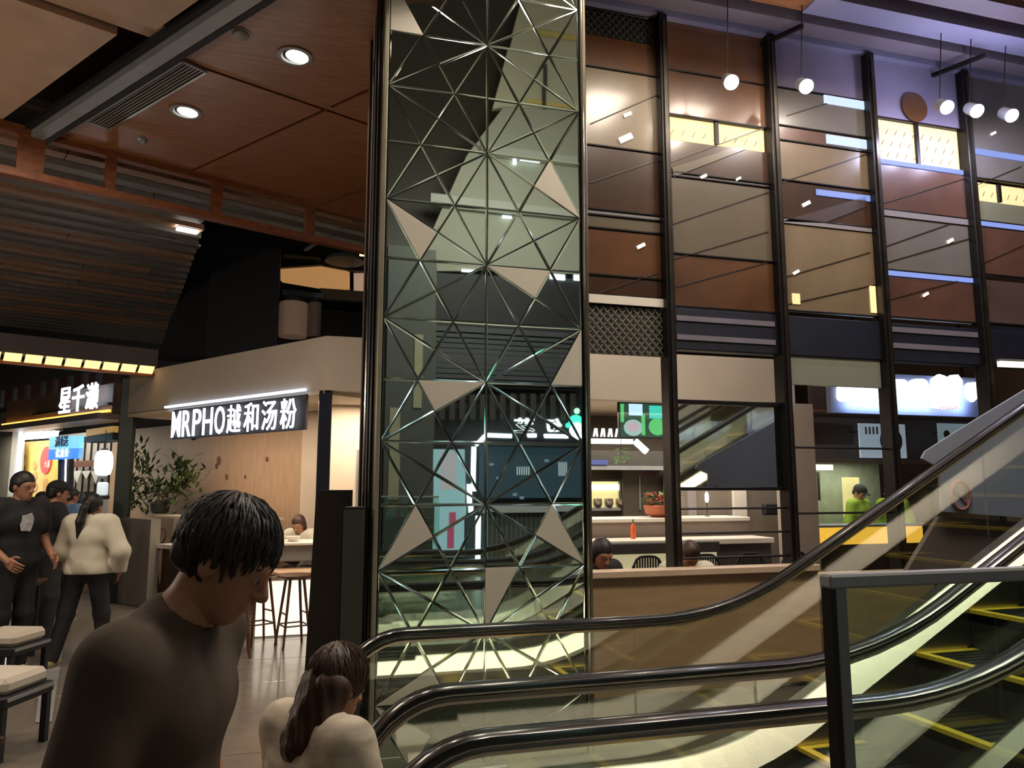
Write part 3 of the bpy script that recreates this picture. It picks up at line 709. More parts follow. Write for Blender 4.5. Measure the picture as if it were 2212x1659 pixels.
# flower pot on the counter
p = yb(1425, 1112, YK + .2); fp = thing('potted_plant', 'red flowering plant in a terracotta bowl on the counter', 'potted plant', (p.x, YK + .2, z1))
MB().lathe([(.10, 0), (.19, .05), (.22, .15), (.20, .16), (.17, .12), (.001, .12)], (p.x, YK + .2, z1), 18).build('bowl', TERRA, fp, smooth=True)
def leafset(name, m, parent, c, n, rad, hh, ll, seed, up=.6):
    r = random.Random(seed); b = MB(); c = Vector(c)
    for i in range(n):
        a = r.uniform(0, 6.28); q = r.random() ** .5 * rad
        o = c + Vector((math.cos(a) * q, math.sin(a) * q, r.uniform(0, hh)))
        d = Vector((math.cos(a), math.sin(a), r.uniform(-.3, up))).normalized(); sd = d.cross(UPV).normalized(); nn = sd.cross(d)
        L = ll * r.uniform(.6, 1.2)
        b.add([o, o + d * L * .5 + sd * L * .16 + nn * .01, o + d * L, o + d * L * .5 - sd * L * .16 + nn * .01, o + d * L * .5 - nn * .006], [(0, 1, 2, 3), (0, 3, 4), (3, 2, 4), (2, 1, 4), (1, 0, 4)])
    return b.build(name, m, parent)
leafset('foliage', LEAF, fp, (p.x + .04, YK + .2, z1 + .12), 90, .16, .2, .16, 4)
leafset('flower', mat('red_petals', (.50, .10, .07), .5, noise=.2, nscale=9), fp, (p.x - .1, YK + .12, z1 + .2), 26, .10, .12, .1, 5)
# green hanging ornament
p = yb(1342, 985, YK - .4); go = thing('green_ornament', 'small green leafy ornament hanging below the white light beam', 'ornament', p)
MB().tube([p + Vector((0, 0, .0)), Vector((p.x, YK - .4, 2.78))], .003, 5).build('cord', BLACK, go)
leafset('leaf_bunch', mat('bright_leaf', (.22, .50, .20), .5, noise=.2, nscale=9), go, p - Vector((0, 0, .10)), 26, .04, .2, .10, 8, up=.1)
# white led beam with a kink at the end
lb = thing('light_beam', 'white glowing linear light beam with a bent end above the counter', 'linear light', yb(1330, 955, YK - .2))
a, b, c = yb(1200, 951, YK - .2), yb(1366, 953, YK - .2), yb(1372, 953, YK - .2)
MB().bar(a, b, .06, .075).build('straight_bar', mat('soft_led', (.5, .5, .5), .5, emit=(.9, .97, 1.0), es=1.1), lb)
MB().bar(c, yb(1397, 976, YK - .2), .06, .075, side=(0, 1, 0)).build('bent_bar', mat('soft_led', (.5, .5, .5)), lb)
MB().box((a.x, YK - .27, a.z + .03), (b.x, YK - .13, a.z + .05)).build('mounting_strip', GREYD, lb)
sg = thing('small_white_lettering', 'row of small white letters standing on the light beam', 'lettering', yb(1300, 945, YK - .2))
a = yb(1272, 945, YK - .2); b = yb(1335, 945, YK - .2)
for i in range(8): q = Vector((a.x + (b.x - a.x) * (i + .3) / 8, YK - .2, a.z)); MB().bar(q, q + Vector((.025 if i % 2 else -.01, 0, .12)), .02, .02, side=(0, 1, 0)).build('letter_stroke', W_SIGN, sg)
# menu screens
def framed_screen(name, label, pxs, y, m, thick=.05):
    (x0, y0), (x1, y1) = pxs; a, b = on_y(x0, y0, y), on_y(x1, y1, y)
    t = thing(name, label, 'screen', ((a.x + b.x) / 2, y, b.z))
    MB().bbox((a.x, y, b.z), (b.x, y + thick, a.z), .006).build('frame', BLACK, t)
    s = MB().box((a.x + .015, y - .004, b.z + .015), (b.x - .015, y, a.z - .015)).build('display', m, t)
    return t, s, a, b
SCR = glow('screen_dark_green', (.04, .12, .07), .5); YM = YK - .25
t, s, a, b = framed_screen('menu_screen', 'green lit menu screen with dishes hanging over the counter', ((1336, 868), (1443, 948)), YM, SCR)
def dot(px, py, y, rad, m, parent, name, sc=(1, 1)):
    c = on_y(px, py, y); n = 20
    MB().prism([(c.x + math.cos(2*math.pi*i/n) * rad * sc[0], y, c.z + math.sin(2*math.pi*i/n) * rad * sc[1]) for i in range(n)], (0, -.003, 0)).build(name, m, parent)
def patch(x0, y0, x1, y1, y, m, parent, name):
    a, b = on_y(x0, y0, y), on_y(x1, y1, y); MB().box((a.x, y - .003, b.z), (b.x, y, a.z)).build(name, m, parent)
G1 = glow('screen_green', (.10, .55, .16), .9); G2 = glow('screen_teal', (.05, .55, .42), 1.0); G3 = glow('screen_pale_blue', (.5, .75, .9), 1.0); G4 = glow('screen_bowl', (.35, .55, .5), .8)
yq = YM - .005
patch(1358, 872, 1388, 898, yq, G3, s, 'price_field'); patch(1402, 876, 1440, 905, yq, G2, s, 'teal_field'); patch(1339, 872, 1348, 912, yq, G1, s, 'leaf_graphic')
patch(1385, 895, 1394, 940, yq, G1, s, 'leaf_graphic')
dot(1368, 924, yq, .135, G4, s, 'bowl_graphic', (1, .8)); dot(1420, 922, yq, .125, G1, s, 'bowl_graphic', (1, .9)); dot(1368, 922, yq - .004, .08, glow('screen_food', (.55, .42, .45), .8), s, 'food_graphic', (1, .8))
# extractor hood and pass-through window of the kitchen
hd = thing('extractor_hood', 'dark grey extractor hood over the kitchen hatch', 'hood', yb(1350, 1010, 10.4))
a, b = yb(1240, 972, 10.2), yb(1452, 1010, 10.2)
MB().bbox((a.x, 10.2, b.z), (b.x, 10.9, a.z), .01).build('canopy', GREYD, hd); MB().box((a.x, 10.17, b.z - .04), (b.x, 10.2, b.z + .02)).build('edge_strip', GREYM, hd)
MB().box((a.x + .12, 10.15, b.z + .03), (a.x + .5, 10.17, b.z + .10)).build('blue_label', mat('blue_label', (.05, .07, .25), .5, noise=.05, nscale=5), hd)
kh = thing('kitchen_hatch', 'pale yellow lit kitchen hatch left of the flowering plant', 'hatch', yb(1300, 1095, 10.6))
a, b = yb(1230, 1040, 10.6), yb(1338, 1096, 10.6)
MB().box((a.x, 10.62, b.z), (b.x, 10.66, a.z)).build('lit_back', mat('lit_hatch', (.5, .45, .2), .6, emit=(.95, .80, .38), es=.55), kh)
MB().bbox((b.x, 10.54, b.z - .05), (b.x + .05, 10.68, a.z + .05), .006).build('jamb', GREYD, kh)
MB().bbox((a.x, 10.54, a.z), (b.x, 10.68, a.z + .05), .006).build('head', GREYD, kh); MB().bbox((a.x, 10.54, b.z - .05), (b.x, 10.68, b.z), .006).build('sill', GREYM, kh)
MB().box((b.x - .45, 10.55, a.z - .13), (b.x - .02, 10.60, a.z - .04)).build('lamp_tube', mat('lit_hatch_tube', (.8, .8, .6), .5, emit=(1, .95, .7), es=2), kh)
for i in range(4):
    x = a.x + .25 + i * .18
    MB().lathe([(.05, 0), (.07, .05), (.065, .13), (.001, .14)], (x, 10.58, b.z), 12).build('steel_pot', STEEL, kh, smooth=True)
kw = thing('dark_wall_cabinet', 'dark grey brown cabinet wall beside the kitchen hatch', 'cabinet', yb(1390, 1110, 10.5))
a, b = yb(1345, 1012, 10.5), yb(1455, 1115, 10.5); MB().box((a.x, 10.5, b.z), (b.x, 10.6, a.z)).build('cabinet_front', mat('brown_charcoal', (.085, .065, .05), .5, noise=.1, nscale=4), kw)
dot(1405, 1020, 10.49, .09, mat('plum_mark', (.10, .03, .05), .5, noise=.05, nscale=5), kw, 'round_mark', (1.4, .5)); MB().box((a.x + .25, 10.47, b.z + .1), (a.x + .27, 10.5, a.z - .1)).build('cabinet_handle', GREYM, kw)
# dark mirror glass between the first two mullions
yw = YS
a, b = yb(1450, 872, yw), yb(1690, 1052, yw); a.x = 3.165; b.x = 4.225
mg = thing('mirror_glass_panel', 'large dark reflecting glass panel between the first two mullions', 'mirror panel', ((a.x + b.x) / 2, yw, b.z))
MB().box((a.x, yw, b.z), (b.x, yw + .02, a.z)).build('glass_pane', DMIRROR, mg)
MB().bbox((a.x, yw - .03, b.z - .03), (b.x, yw + .03, b.z), .005).build('bottom_frame', MULL, mg); MB().bbox((a.x, yw - .03, a.z), (b.x, yw + .03, a.z + .04), .005).build('top_frame', MULL, mg)
# kitchen units below the mirror glass
ku = thing('kitchen_unit', 'grey brown kitchen unit with pale pillar under the mirror glass', 'kitchen unit', yb(1560, 1115, 10.0))
a, b = yb(1460, 1055, 10.0), yb(1700, 1118, 10.0)
MB().box((a.x, 10.0, 0), (b.x, 10.4, a.z + .3)).build('cabinet_body', mat('grey_taupe_unit', (.20, .17, .14), .5, noise=.08, nscale=4), ku)
a1, b1 = yb(1582, 1055, 9.98), yb(1612, 1118, 9.98); MB().box((a1.x, 9.95, 0), (b1.x, 10.0, a.z + .3)).build('pale_pillar', WHITE, ku)
a1, b1 = yb(1484, 1055, 9.98), yb(1503, 1118, 9.98); MB().box((a1.x, 9.95, 0), (b1.x, 10.0, a.z + .3)).build('grey_pillar', PS, ku)
a1 = yb(1640, 1105, 9.9); MB().bbox((a1.x, 9.75, z1), (a1.x + .28, 9.85, z1 + .16), .02).build('black_pan', BLACK, ku)
p = yb(1528, 1115, YK + .25)
tl = thing('counter_lamp', 'small glowing lamp on a thin stem on the counter', 'lamp', (p.x, YK + .25, z1))
MB().lathe([(.04, 0), (.04, .01), (.006, .015), (.006, .20), (.001, .2)], (p.x, YK + .25, z1), 10).build('stem', CHROME, tl, smooth=True)
MB().lathe([(.015, .19), (.028, .22), (.028, .30), (.012, .34), (.001, .345)], (p.x, YK + .25, z1), 12).build('bulb', glow('soft_bulb', (1, .85, .78), 1.6), tl, smooth=True)
# mirrored shelf rails in the bays (three thin dark rails between the mullions)
rs = thing('screen_rails', 'thin dark horizontal rails across the lower bays of the glazed screen', 'rails', (4.27, YS, .95))
for xa, xb, pc, ys_ in ((3.16, 4.23, 1575, (1098, 1150, 1203)), (4.31, 5.37, 1800, (968, 1108))):
    for y_ in ys_:
        z_ = on_y(pc, y_, YS).z; MB().tube([(xa, YS - .02, z_), (xb, YS - .02, z_)], .011, 6).build('rail', MULL, rs)
q = on_z(1978, 1224, .905); MB().bbox((q.x - .13, q.y - .04, .90), (q.x + .13, q.y + .06, .915), .003).build('white_tray', WHITE, label='small white tray lying on the low tan wall', cat='tray')
# beige pillar and the shop with lime uniforms
p0, p1 = yb(1700, 900, 8.3), yb(1758, 900, 8.3)
MB().bbox((p0.x, 8.3, 0), (p1.x, 8.6, 2.70), .01).build('beige_pillar', mat('pillar_beige', (.40, .33, .29), .6, noise=.06, nscale=3), label='pale beige pillar left of the kitchen window with lime uniforms', cat='pillar')
YW = 9.6
kwn = thing('kitchen_window', 'lit kitchen window with staff in lime uniforms', 'kitchen window', yb(1840, 1130, YW))
a, b = yb(1757, 1000, YW), yb(2010, 1130, YW)
MB().box((a.x, YW + 1.0, b.z - .4), (b.x, YW + 1.05, a.z + .1)).build('tiled_back_wall', mat('pale_green_tile', (.40, .46, .36), .3, noise=.15, nscale=6), kwn)
MB().bbox((a.x, YW - .03, b.z - .05), (b.x, YW + .2, b.z), .006).build('sill', STEEL, kwn)
MB().bbox((a.x, YW - .03, a.z), (b.x, YW + .05, a.z + .06), .006).build('head', mat('brown_head', (.16, .12, .09), .5, noise=.1, nscale=5), kwn)
MB().box((a.x + .03, YW + .1, a.z - .10), (a.x + .42, YW + .2, a.z - .02)).build('lamp_tube', mat('lit_hatch_tube', (.8, .8, .6), .5), kwn)
MB().box((a.x, YW, b.z), (b.x, YW + .008, a.z)).build('glass_pane', CLEAR, kwn)
for i in range(5):
    x = a.x + .10 + i * .09; MB().tube([(x, YW + .5, a.z - .12), (x, YW + .5, a.z - .5 - .06 * (i % 3))], .022, 6).build('hanging_ladle', STEELD, kwn)
MB().box((a.x + 1.05, YW + .6, b.z), (a.x + 1.3, YW + .7, a.z - .2)).build('lit_panel', mat('lit_hatch', (.5, .45, .2)), kwn)
area('kitchen_window_light', ((a.x + b.x) / 2, YW + .5, a.z + .02), 1.2, 9, (1, .95, .78), sizey=.5)
cf = thing('yellow_counter_front', 'yellow lit counter front below the kitchen window', 'counter', yb(1840, 1172, YW - .5))
a2, b2 = yb(1764, 1140, YW - .5), yb(1995, 1172, YW - .5)
MB().box((a2.x, YW - .5, b2.z), (b2.x, YW - .42, a2.z)).build('lit_strip', mat('yellow_lit_strip', (.6, .38, .03), .5, emit=(1, .55, .06), es=.7), cf)
MB().box((a2.x, YW - .5, 0), (b2.x, YW - .05, b2.z)).build('counter_body', WOODD, cf)
MB().bbox((a2.x, YW - .52, a2.z), (b2.x, YW - .05, a2.z + .03), .005).build('counter_top', GREYM, cf)
MB().box((a2.x, YW - .1, a2.z), (b2.x, YW - .05, b.z)).build('splash_back', mat('grey_green_splash', (.24, .27, .24), .4, noise=.08, nscale=4), cf)
# wall of that shop above its window
uw = thing('shop_front_wall', 'dark brown shop front wall above the kitchen window', 'shop front', yb(1850, 990, YW + .1))
a3, b3 = yb(1755, 905, YW + .08), yb(2215, 998, YW + .08)
MB().box((a3.x, YW + .08, b3.z), (b3.x, YW + .16, a3.z + .7)).build('wall_panel', mat('mauve_brown_wall', (.13, .10, .10), .55, noise=.1, nscale=3), uw)
a4, b4 = yb(1755, 918, YW), yb(1850, 958, YW); MB().box((a4.x, YW + .05, b4.z), (b4.x, YW + .08, a4.z)).build('dark_panel', WOODD, uw)
a4, b4 = yb(1750, 884, YW - .1), yb(2120, 900, YW - .1); MB().box((a4.x, YW - .1, b4.z), (b4.x, YW - .02, a4.z)).build('russet_strip', mat('russet_strip', (.30, .15, .10), .5, noise=.1, nscale=4), uw)
a4, b4 = yb(1750, 903, YW - .1), yb(2120, 914, YW - .1); MB().box((a4.x, YW - .1, b4.z), (b4.x, YW - .02, a4.z)).build('pale_strip', PS, uw)
# tilted poster with a bowl
YO = YW - .35
pp = thing('bowl_poster', 'pale blue menu poster with a round bowl behind the third mullion', 'poster', yb(1905, 990, YO))
a5, b5 = yb(1855, 914, YO), yb(1960, 990, YO)
MB().bbox((a5.x, YO, b5.z), (b5.x, YO + .03, a5.z), .005).build('board', mat('pale_blue_poster', (.50, .60, .70), .4, emit=(.5, .65, .8), es=.28), pp)
dot(1925, 952, YO - .002, .20, mat('bowl_ring', (.10, .13, .17), .5, noise=.1, nscale=6), pp, 'bowl_rim'); dot(1925, 952, YO - .006, .145, mat('bowl_soup', (.62, .60, .55), .5, noise=.15, nscale=6), pp, 'bowl_content')
for i in range(4): patch(1868 + i * 8, 922, 1873 + i * 8, 938, YO - .001, mat('poster_print', (.32, .36, .45), .6, noise=.05, nscale=6), pp, 'print_mark')
pp2 = thing('green_menu_poster', 'pale teal menu poster to the right of the bowl poster', 'poster', yb(2070, 960, YO))
a5, b5 = yb(2026, 914, YO), yb(2124, 965, YO); MB().bbox((a5.x, YO, b5.z), (b5.x, YO + .03, a5.z), .005).build('board', mat('teal_poster', (.40, .55, .62), .4, emit=(.4, .6, .7), es=.2), pp2)
for i in range(5): dot(2045 + i * 14, 938 + (i % 2) * 6, YO - .002, .06, LEAF, pp2, 'dish_graphic')
# overexposed white sign on the right: rounded glowing letter blocks
YI = 8.45
ws = thing('white_shop_sign', 'overexposed glowing white shop sign behind the third and fourth mullions', 'shop sign', yb(1965, 880, YI))
def blob(pts, m=None):
    n = len(pts); mb = MB()
    P = [on_y(x, y, YI) for x, y in pts]; mb.prism(P, (0, .05, 0)); mb.build('glowing_letter', m or W_SIGNB, ws)
def rr(x0, y0, x1, y1, r):
    out = []
    for cx, cy, a0 in ((x1 - r, y0 + r, -90), (x1 - r, y1 - r, 0), (x0 + r, y1 - r, 90), (x0 + r, y0 + r, 180)):
        for k in range(5): a = math.radians(a0 + 22.5 * k); out.append((cx + r * math.cos(a), cy + r * math.sin(a)))
    return out
for i, (x0, x1) in enumerate(((1812, 1842), (1845, 1876), (1879, 1912))): blob(rr(x0, 829, x1, 867, 11))
blob(rr(1921, 819, 1963, 872, 13)); blob(rr(1966, 818, 2006, 872, 14))
heart = [(2012, 842), (2016, 818), (2030, 808), (2045, 813), (2050, 818), (2056, 810), (2070, 809), (2080, 822), (2078, 848), (2070, 878), (2042, 884), (2014, 880)]
blob(heart); blob([(2088, 832), (2096, 826), (2116, 825), (2120, 832), (2120, 852), (2104, 868), (2094, 862), (2088, 848)])
MB().box((yb(1800, 850, YI).x, YI + .06, yb(1800, 890, YI).z), (yb(2125, 850, YI).x, YI + .14, yb(1800, 800, YI).z)).build('backing_board', mat('blue_grey_board', (.20, .23, .34), .5, noise=.06, nscale=4), ws)
for i in range(6): q = yb(2030 + i * 7, 884, YI - .012); MB().bar(q, q + Vector((.02, 0, .035 + .012 * (i % 2))), .01, .012, side=(0, 1, 0)).build('small_red_mark', glow('red_letter', (.9, .1, .1), 1.2), ws)
l = bpy.data.lights.new('sign', 'AREA'); l.energy = 32; l.color = (.42, .55, 1.0); l.shape = 'RECTANGLE'; l.size = 2.0; l.size_y = .35
o = bpy.data.objects.new('sign_light', l); COL.objects.link(o); o.parent = ws; o.location = (0, -.05, .15); o.rotation_euler = (math.pi / 2, 0, 0)
# linear lamp at the right edge
a, b = yb(2158, 786, 5.4), yb(2300, 792, 5.4)
la = thing('linear_lamp', 'short white linear lamp at the right edge under the brown panels', 'lamp', a)
MB().bar(a, b, .04, .05).build('tube', glow('warm_white_tube', (1, .9, .8), 1.6), la); MB().bar(a + Vector((0, 0, .035)), b + Vector((0, 0, .035)), .05, .02).build('mount', GREYM, la)
# frosted guard panel with prohibition sign on the right
YA = 4.35
ga = thing('guard_panel', 'blue grey frosted guard panel with a red ring sign beside the escalator', 'guard panel', on_y(2090, 1130, YA))
pts = [(1992, 990), (2000, 975), (2070, 930), (2300, 790), (2300, 1125), (2035, 1105), (2030, 1010)]
MB().prism([on_y(x, y, YA) for x, y in pts], (0, .02, 0)).build('frosted_sheet', mat('frosted_blue_grey', (.26, .29, .40), .35, noise=.08, nscale=2), ga)
c = on_y(2075, 1070, YA - .006)
MB().tube([(c.x + .085 * math.cos(2*math.pi*i/24), c.y, c.z + .10 * math.sin(2*math.pi*i/24)) for i in range(24)], .011, 6, closed=True).build('prohibition_ring', mat('dull_red_print', (.30, .12, .12), .5, noise=.1, nscale=6), ga)
MB().bar((c.x - .06, c.y, c.z + .07), (c.x + .06, c.y, c.z - .07), .016, .008, side=(1, 0, 1)).build('prohibition_bar', mat('dull_red_print', (.3, .1, .1)), ga)
MB().bar((c.x - .055, c.y + .003, c.z), (c.x + .055, c.y + .003, c.z), .004, .03, side=(0, 1, 0)).build('pictogram', GREYM, ga)
lower = [(2030, 1115), (2300, 1135), (2300, 1300), (1950, 1250)]
MB().prism([on_y(x, y, YA + .05) for x, y in lower], (0, .04, 0)).build('lower_sheet', mat('brown_grey_sheet', (.20, .16, .145), .4, .2, noise=.1, nscale=3), ga)
for x_ in (on_y(2040, 1100, YA).x, on_y(2260, 1100, YA).x): MB().bbox((x_, YA + .09, 0), (x_ + .05, YA + .14, 1.65), .005).build('support_post', MULL, ga)

# brackets that hold the signs and posters
for t, y0, y1, px, py in ((pp, YO + .03, YW + .08, 1880, 930), (pp, YO + .03, YW + .08, 1940, 930), (pp2, YO + .03, YW + .08, 2070, 930)):
    q = yb(px, py, YO); MB().box((q.x - .01, y0, q.z - .01), (q.x + .01, y1, q.z + .01)).build('bracket', MULL, t)
for px in (1850, 2080):
    q = yb(px, 840, YI + .1); MB().box((q.x - .012, YI + .08, q.z), (q.x + .012, YI + .11, 6.35)).build('hanger_rod', MULL, ws)
# ================================================================== LEFT: RESTAURANT SIGN AND WALL
def wp(px, py, inn=0.0): return on_pl(px, py, kp(0, inn, 0), NK)          # point on (or parallel to) the side facade
RK = -DK
sg = thing('restaurant_sign', 'glowing white restaurant sign reading MRPHO and four Chinese characters', 'shop sign', wp(510, 920, -.05))
A, B = wp(371, 943, -.06), wp(648, 930, -.06)
za = (wp(372, 941, -.06).z + wp(640, 930, -.06).z) / 2; zt2 = (wp(372, 890, -.06).z + wp(645, 858, -.06).z) / 2
L = (B - A).to_2d().length
cells = [.78, .74, .70, .80, .80, 1.05, 1.05, 1.05, 1.05]; k_ = L / sum(cells); cells = [c * k_ for c in cells]
word('MRPHO越和汤粉', Vector((A.x, A.y, za)), RK, UPV, cells, zt2 - za, .014, W_SIGN, sg, gap=.20, bold=.004)
d0, d1_ = (A - KC).to_2d().dot(DK.to_2d()), (B - KC).to_2d().dot(DK.to_2d())
MB().prism([kp(d0 + .05, -.03, za - .02), kp(d1_ - .05, -.03, za - .02), kp(d1_ - .05, .0, za - .02), kp(d0 + .05, .0, za - .02)], (0, 0, zt2 - za + .05)).build('backing_board', mat('slate_backing', (.035, .035, .045), .6, noise=.1, nscale=4), sg)
MB().bar(kp(d0 + .25, -.045, 2.725), kp(d1_ - .05, -.045, 2.725), .035, .03).build('glow_strip', mat('sign_led_strip', (.4, .4, .4), .5, emit=(.6, .74, 1), es=1.6), sg)
MB().prism([kp(.02, .0, 2.66), kp(4.6, .0, 2.66), kp(4.6, IW, 2.66), kp(.02, IW, 2.66)], (0, 0, .06)).build('soffit_board', WARMW, label='cream soffit board under the beige fascia behind the sign', cat='soffit')
# narrow vertical battens that divide the pale timber wall
wf = thing('timber_wall_frame', 'cream edge trim on the right of the pale timber wall', 'wall trim', kp(wd0, IW - .02, 0))
wt = wd_(655)
MB().prism([kp(wd0, IW - .03, 0), kp(wt, IW - .03, 0), kp(wt, IW, 0), kp(wd0, IW, 0)], (0, 0, 2.65)).build('trim_board', WARMW, wf)
# low grey wall, white bench ledge
MB().prism([kp(3.75, .02, 0), kp(4.6, .02, 0), kp(4.6, .16, 0), kp(3.75, .16, 0)], (0, 0, 1.19)).build('low_grey_wall', GREYW, label='low grey wall at the far left end of the noodle restaurant', cat='low wall')
bn = thing('wall_bench', 'white upholstered wall bench with a ledge under the potted tree', 'bench', kp(3.0, .4, 0))
MB().prism([kp(2.0, .34, .84), kp(3.74, .34, .84), kp(3.74, .46, .84), kp(2.0, .46, .84)], (0, 0, .36)).build('back_cushion', mat('bench_grey', (.42, .38, .34), .6, noise=.06, nscale=5), bn)
MB().prism([kp(2.0, .12, .80), kp(3.74, .12, .80), kp(3.74, .46, .80), kp(2.0, .46, .80)], (0, 0, .055)).build('ledge', WHITE, bn)
MB().prism([kp(2.0, .20, 0), kp(3.74, .20, 0), kp(3.74, .46, 0), kp(2.0, .46, 0)], (0, 0, .80)).build('base', WOODD, bn)
MB().prism([kp(2.0, .34, 1.20), kp(4.3, .34, 1.20), kp(4.3, .95, 1.20), kp(2.0, .95, 1.20)], (0, 0, .03)).build('top_ledge', WARMW, bn)
p = wp(310, 1140, .335); MB().prism([p, p + RK * .16, p + RK * .16 + UPV * .1, p + UPV * .1], -NK * .004).build('blue_print', mat('pale_blue_print', (.22, .25, .45), .6, noise=.1, nscale=9), bn)
# potted tree
tb = wp(345, 1100, .75); tb.z = 1.23
tp = thing('potted_olive_tree', 'small potted tree with loose green leaves before the pale timber wall', 'potted tree', tb)
MB().lathe([(.09, 0), (.13, .02), (.15, .16), (.14, .17), (.12, .15), (.001, .15)], tb, 14).build('pot', GREYD, tp, smooth=True)
br = MB(); ends = []
def wq(px, py): return wp(px, py, .75)
for pth in ([(345, 1095), (340, 1060), (322, 1015), (305, 985)], [(340, 1065), (310, 1045), (285, 1040)], [(345, 1090), (365, 1050), (380, 1020), (395, 1000)], [(342, 1070), (330, 1060), (300, 1075), (290, 1088)], [(358, 1060), (385, 1045), (405, 1030)], [(348, 1085), (375, 1075), (398, 1058)]):
    P = [wq(*q) for q in pth]; P[0] = P[0] if len(ends) else Vector((tb.x, tb.y, tb.z + .1))
    br.tube(P, [.018, .012, .008, .005][:len(P)], 6); ends += P[1:]
br.build('trunk', mat('bark', (.13, .08, .05), .8, noise=.3, nscale=20), tp, smooth=True)
r = random.Random(11); lv = MB(); lv2 = MB()
for e in ends:
    for i in range(26):
        o = e + Vector((r.gauss(0, .11), r.gauss(0, .09), r.gauss(0, .08))); d = (RK * r.uniform(-.3, 1) + UPV * r.uniform(-.5, .8) - NK * r.uniform(-.4, .5)).normalized()
        s_ = d.cross(UPV).normalized() * .030; L_ = r.uniform(.12, .22); nn = s_.cross(d).normalized() * .006
        (lv if r.random() < .55 else lv2).add([o, o + d * L_ * .5 + s_, o + d * L_, o + d * L_ * .5 - s_, o + d * L_ * .5 + nn], [(0, 1, 4), (1, 2, 4), (2, 3, 4), (3, 0, 4), (0, 3, 2, 1)])
settag(lv.build('foliage', LEAF, tp), kind='stuff'); settag(lv2.build('dark_foliage', LEAFD, tp), kind='stuff')
# small dark speaker under the sign, hanging light cord
sp = wp(428, 945, .3); so = thing('hanging_spotlight', 'small dark spotlight hanging below the letters of the restaurant sign', 'spotlight', sp)
MB().lathe([(.05, 0), (.085, .02), (.075, .12), (.03, .15)], sp, 14, axis=(-.5, -.3, .6)).build('shade', NAVY, so, smooth=True); MB().tube([sp + Vector((0, 0, .05)), Vector((sp.x, sp.y, 2.66))], .008, 6).build('stem', NAVY, so)
# wall decorations: small dark leaves pressed on the timber wall
for i, (px, py, s_) in enumerate(((473, 995, .045), (468, 1007, .03), (490, 1030, .03), (577, 992, .025), (530, 1030, .018))):
    c = wp(px, py, IW - .005); n = 8
    MB().prism([c + RK * (math.cos(2*math.pi*j/n) * s_) + UPV * (math.sin(2*math.pi*j/n) * s_ * 1.5) for j in range(n)], -NK * .012).build('wall_ornament', mat('faded_brown', (.16, .09, .07), .7, noise=.2, nscale=9), label='small dark leaf ornament on the timber wall, number %s from the potted tree' % ('one', 'two', 'three', 'five', 'four')[i], cat='ornament', group='ornaments on the timber wall')
# ---- high table, bright counter base, bar stools
ht = on_z(655, 1168, 1.0)
tb_ = thing('high_table', 'white high table where the woman in white eats', 'table', (ht.x, ht.y, 0))
MB().bbox((ht.x - .45, ht.y - .28, .965), (ht.x + .35, ht.y + .28, 1.0), .008).build('table_top', WHITE, tb_); MB().bbox((ht.x - .40, ht.y - .2, .78), (ht.x + .3, ht.y + .2, .965), .008).build('apron', GREYM, tb_)
for sx in (-.33, .23): MB().box((ht.x + sx - .03, ht.y - .03, 0), (ht.x + sx + .03, ht.y + .03, .78)).build('leg', GREYD, tb_)
cb = on_z(612, 1376, 0)
lc = thing('glowing_counter_base', 'glowing white counter base behind the bar stools', 'counter', (cb.x, cb.y, 0))
MB().box((cb.x - .30, cb.y + .0, .02), (cb.x + .30, cb.y + .05, .60)).build('lit_panel', mat('lit_counter_white', (.8, .75, .65), .5, emit=(1, .90, .74), es=1.0), lc)
MB().bbox((cb.x - .34, cb.y - .05, .62), (cb.x + .34, cb.y + .5, .70), .008).build('counter_top', WOODL, lc); MB().box((cb.x - .32, cb.y + .06, 0), (cb.x + .32, cb.y + .45, .62)).build('body', GREYW, lc)
def stool(x, y, rz, label, back=False):
    s = thing('bar_stool', label, 'bar stool', (x, y, 0), rz, group='wooden bar stools')
    MB().lathe([(.001, .69), (.15, .69), (.175, .71), (.175, .725), (.15, .735), (.001, .73)], (0, 0, 0), 18).build('seat', STOOLW, s, smooth=True, local=True)
    for a in range(4):
        q = math.radians(45 + 90 * a); MB().tube([(.10 * math.cos(q), .10 * math.sin(q), .70), (.20 * math.cos(q), .20 * math.sin(q), 0)], [.016, .013], 8).build('leg', STOOLW, s, smooth=True, local=True)
    for z, rr_ in ((.22, .172), (.34, .155)):
        for a in range(4):
            if (a + (z > .3)) % 2 and z > .3: continue
            q0, q1 = math.radians(45 + 90 * a), math.radians(135 + 90 * a)
            MB().tube([(rr_ * math.cos(q0), rr_ * math.sin(q0), z), (rr_ * math.cos(q1), rr_ * math.sin(q1), z)], .009, 6).build('rung', STOOLW, s, local=True)
    if back:
        MB().tube([(-.17, .05, .71), (-.19, .13, .9), (-.12, .19, 1.0), (0, .21, 1.02), (.12, .19, 1.0), (.19, .13, .9), (.17, .05, .71)], .014, 8).build('back_hoop', STOOLW, s, smooth=True, local=True)
        MB().tube([(-.18, .10, .82), (0, .2, .84), (.18, .10, .82)], .010, 6).build('back_rail', STOOLW, s, smooth=True, local=True)
for px, py, rz, lbl, bk in ((632, 1396, .3, 'dark wooden bar stool nearest the dark tall stand', False), (556, 1392, .5, 'dark wooden bar stool in the middle before the glowing counter', False), (505, 1418, .1, 'dark wooden bar stool by the chin of the man in brown', False), (440, 1392, .2, 'dark wooden bar stool half hidden behind the man in brown', False)):
    p = on_z(px, py, 0); stool(p.x, p.y, rz, lbl, bk)
for px, py, lbl in ((312, 1295, 'hoop-backed wooden stool nearest the low grey wall'), (372, 1300, 'hoop-backed wooden stool behind the head of the man in brown')):
    p = on_z(px, py, 0); stool(p.x, p.y, -.6, lbl, True)
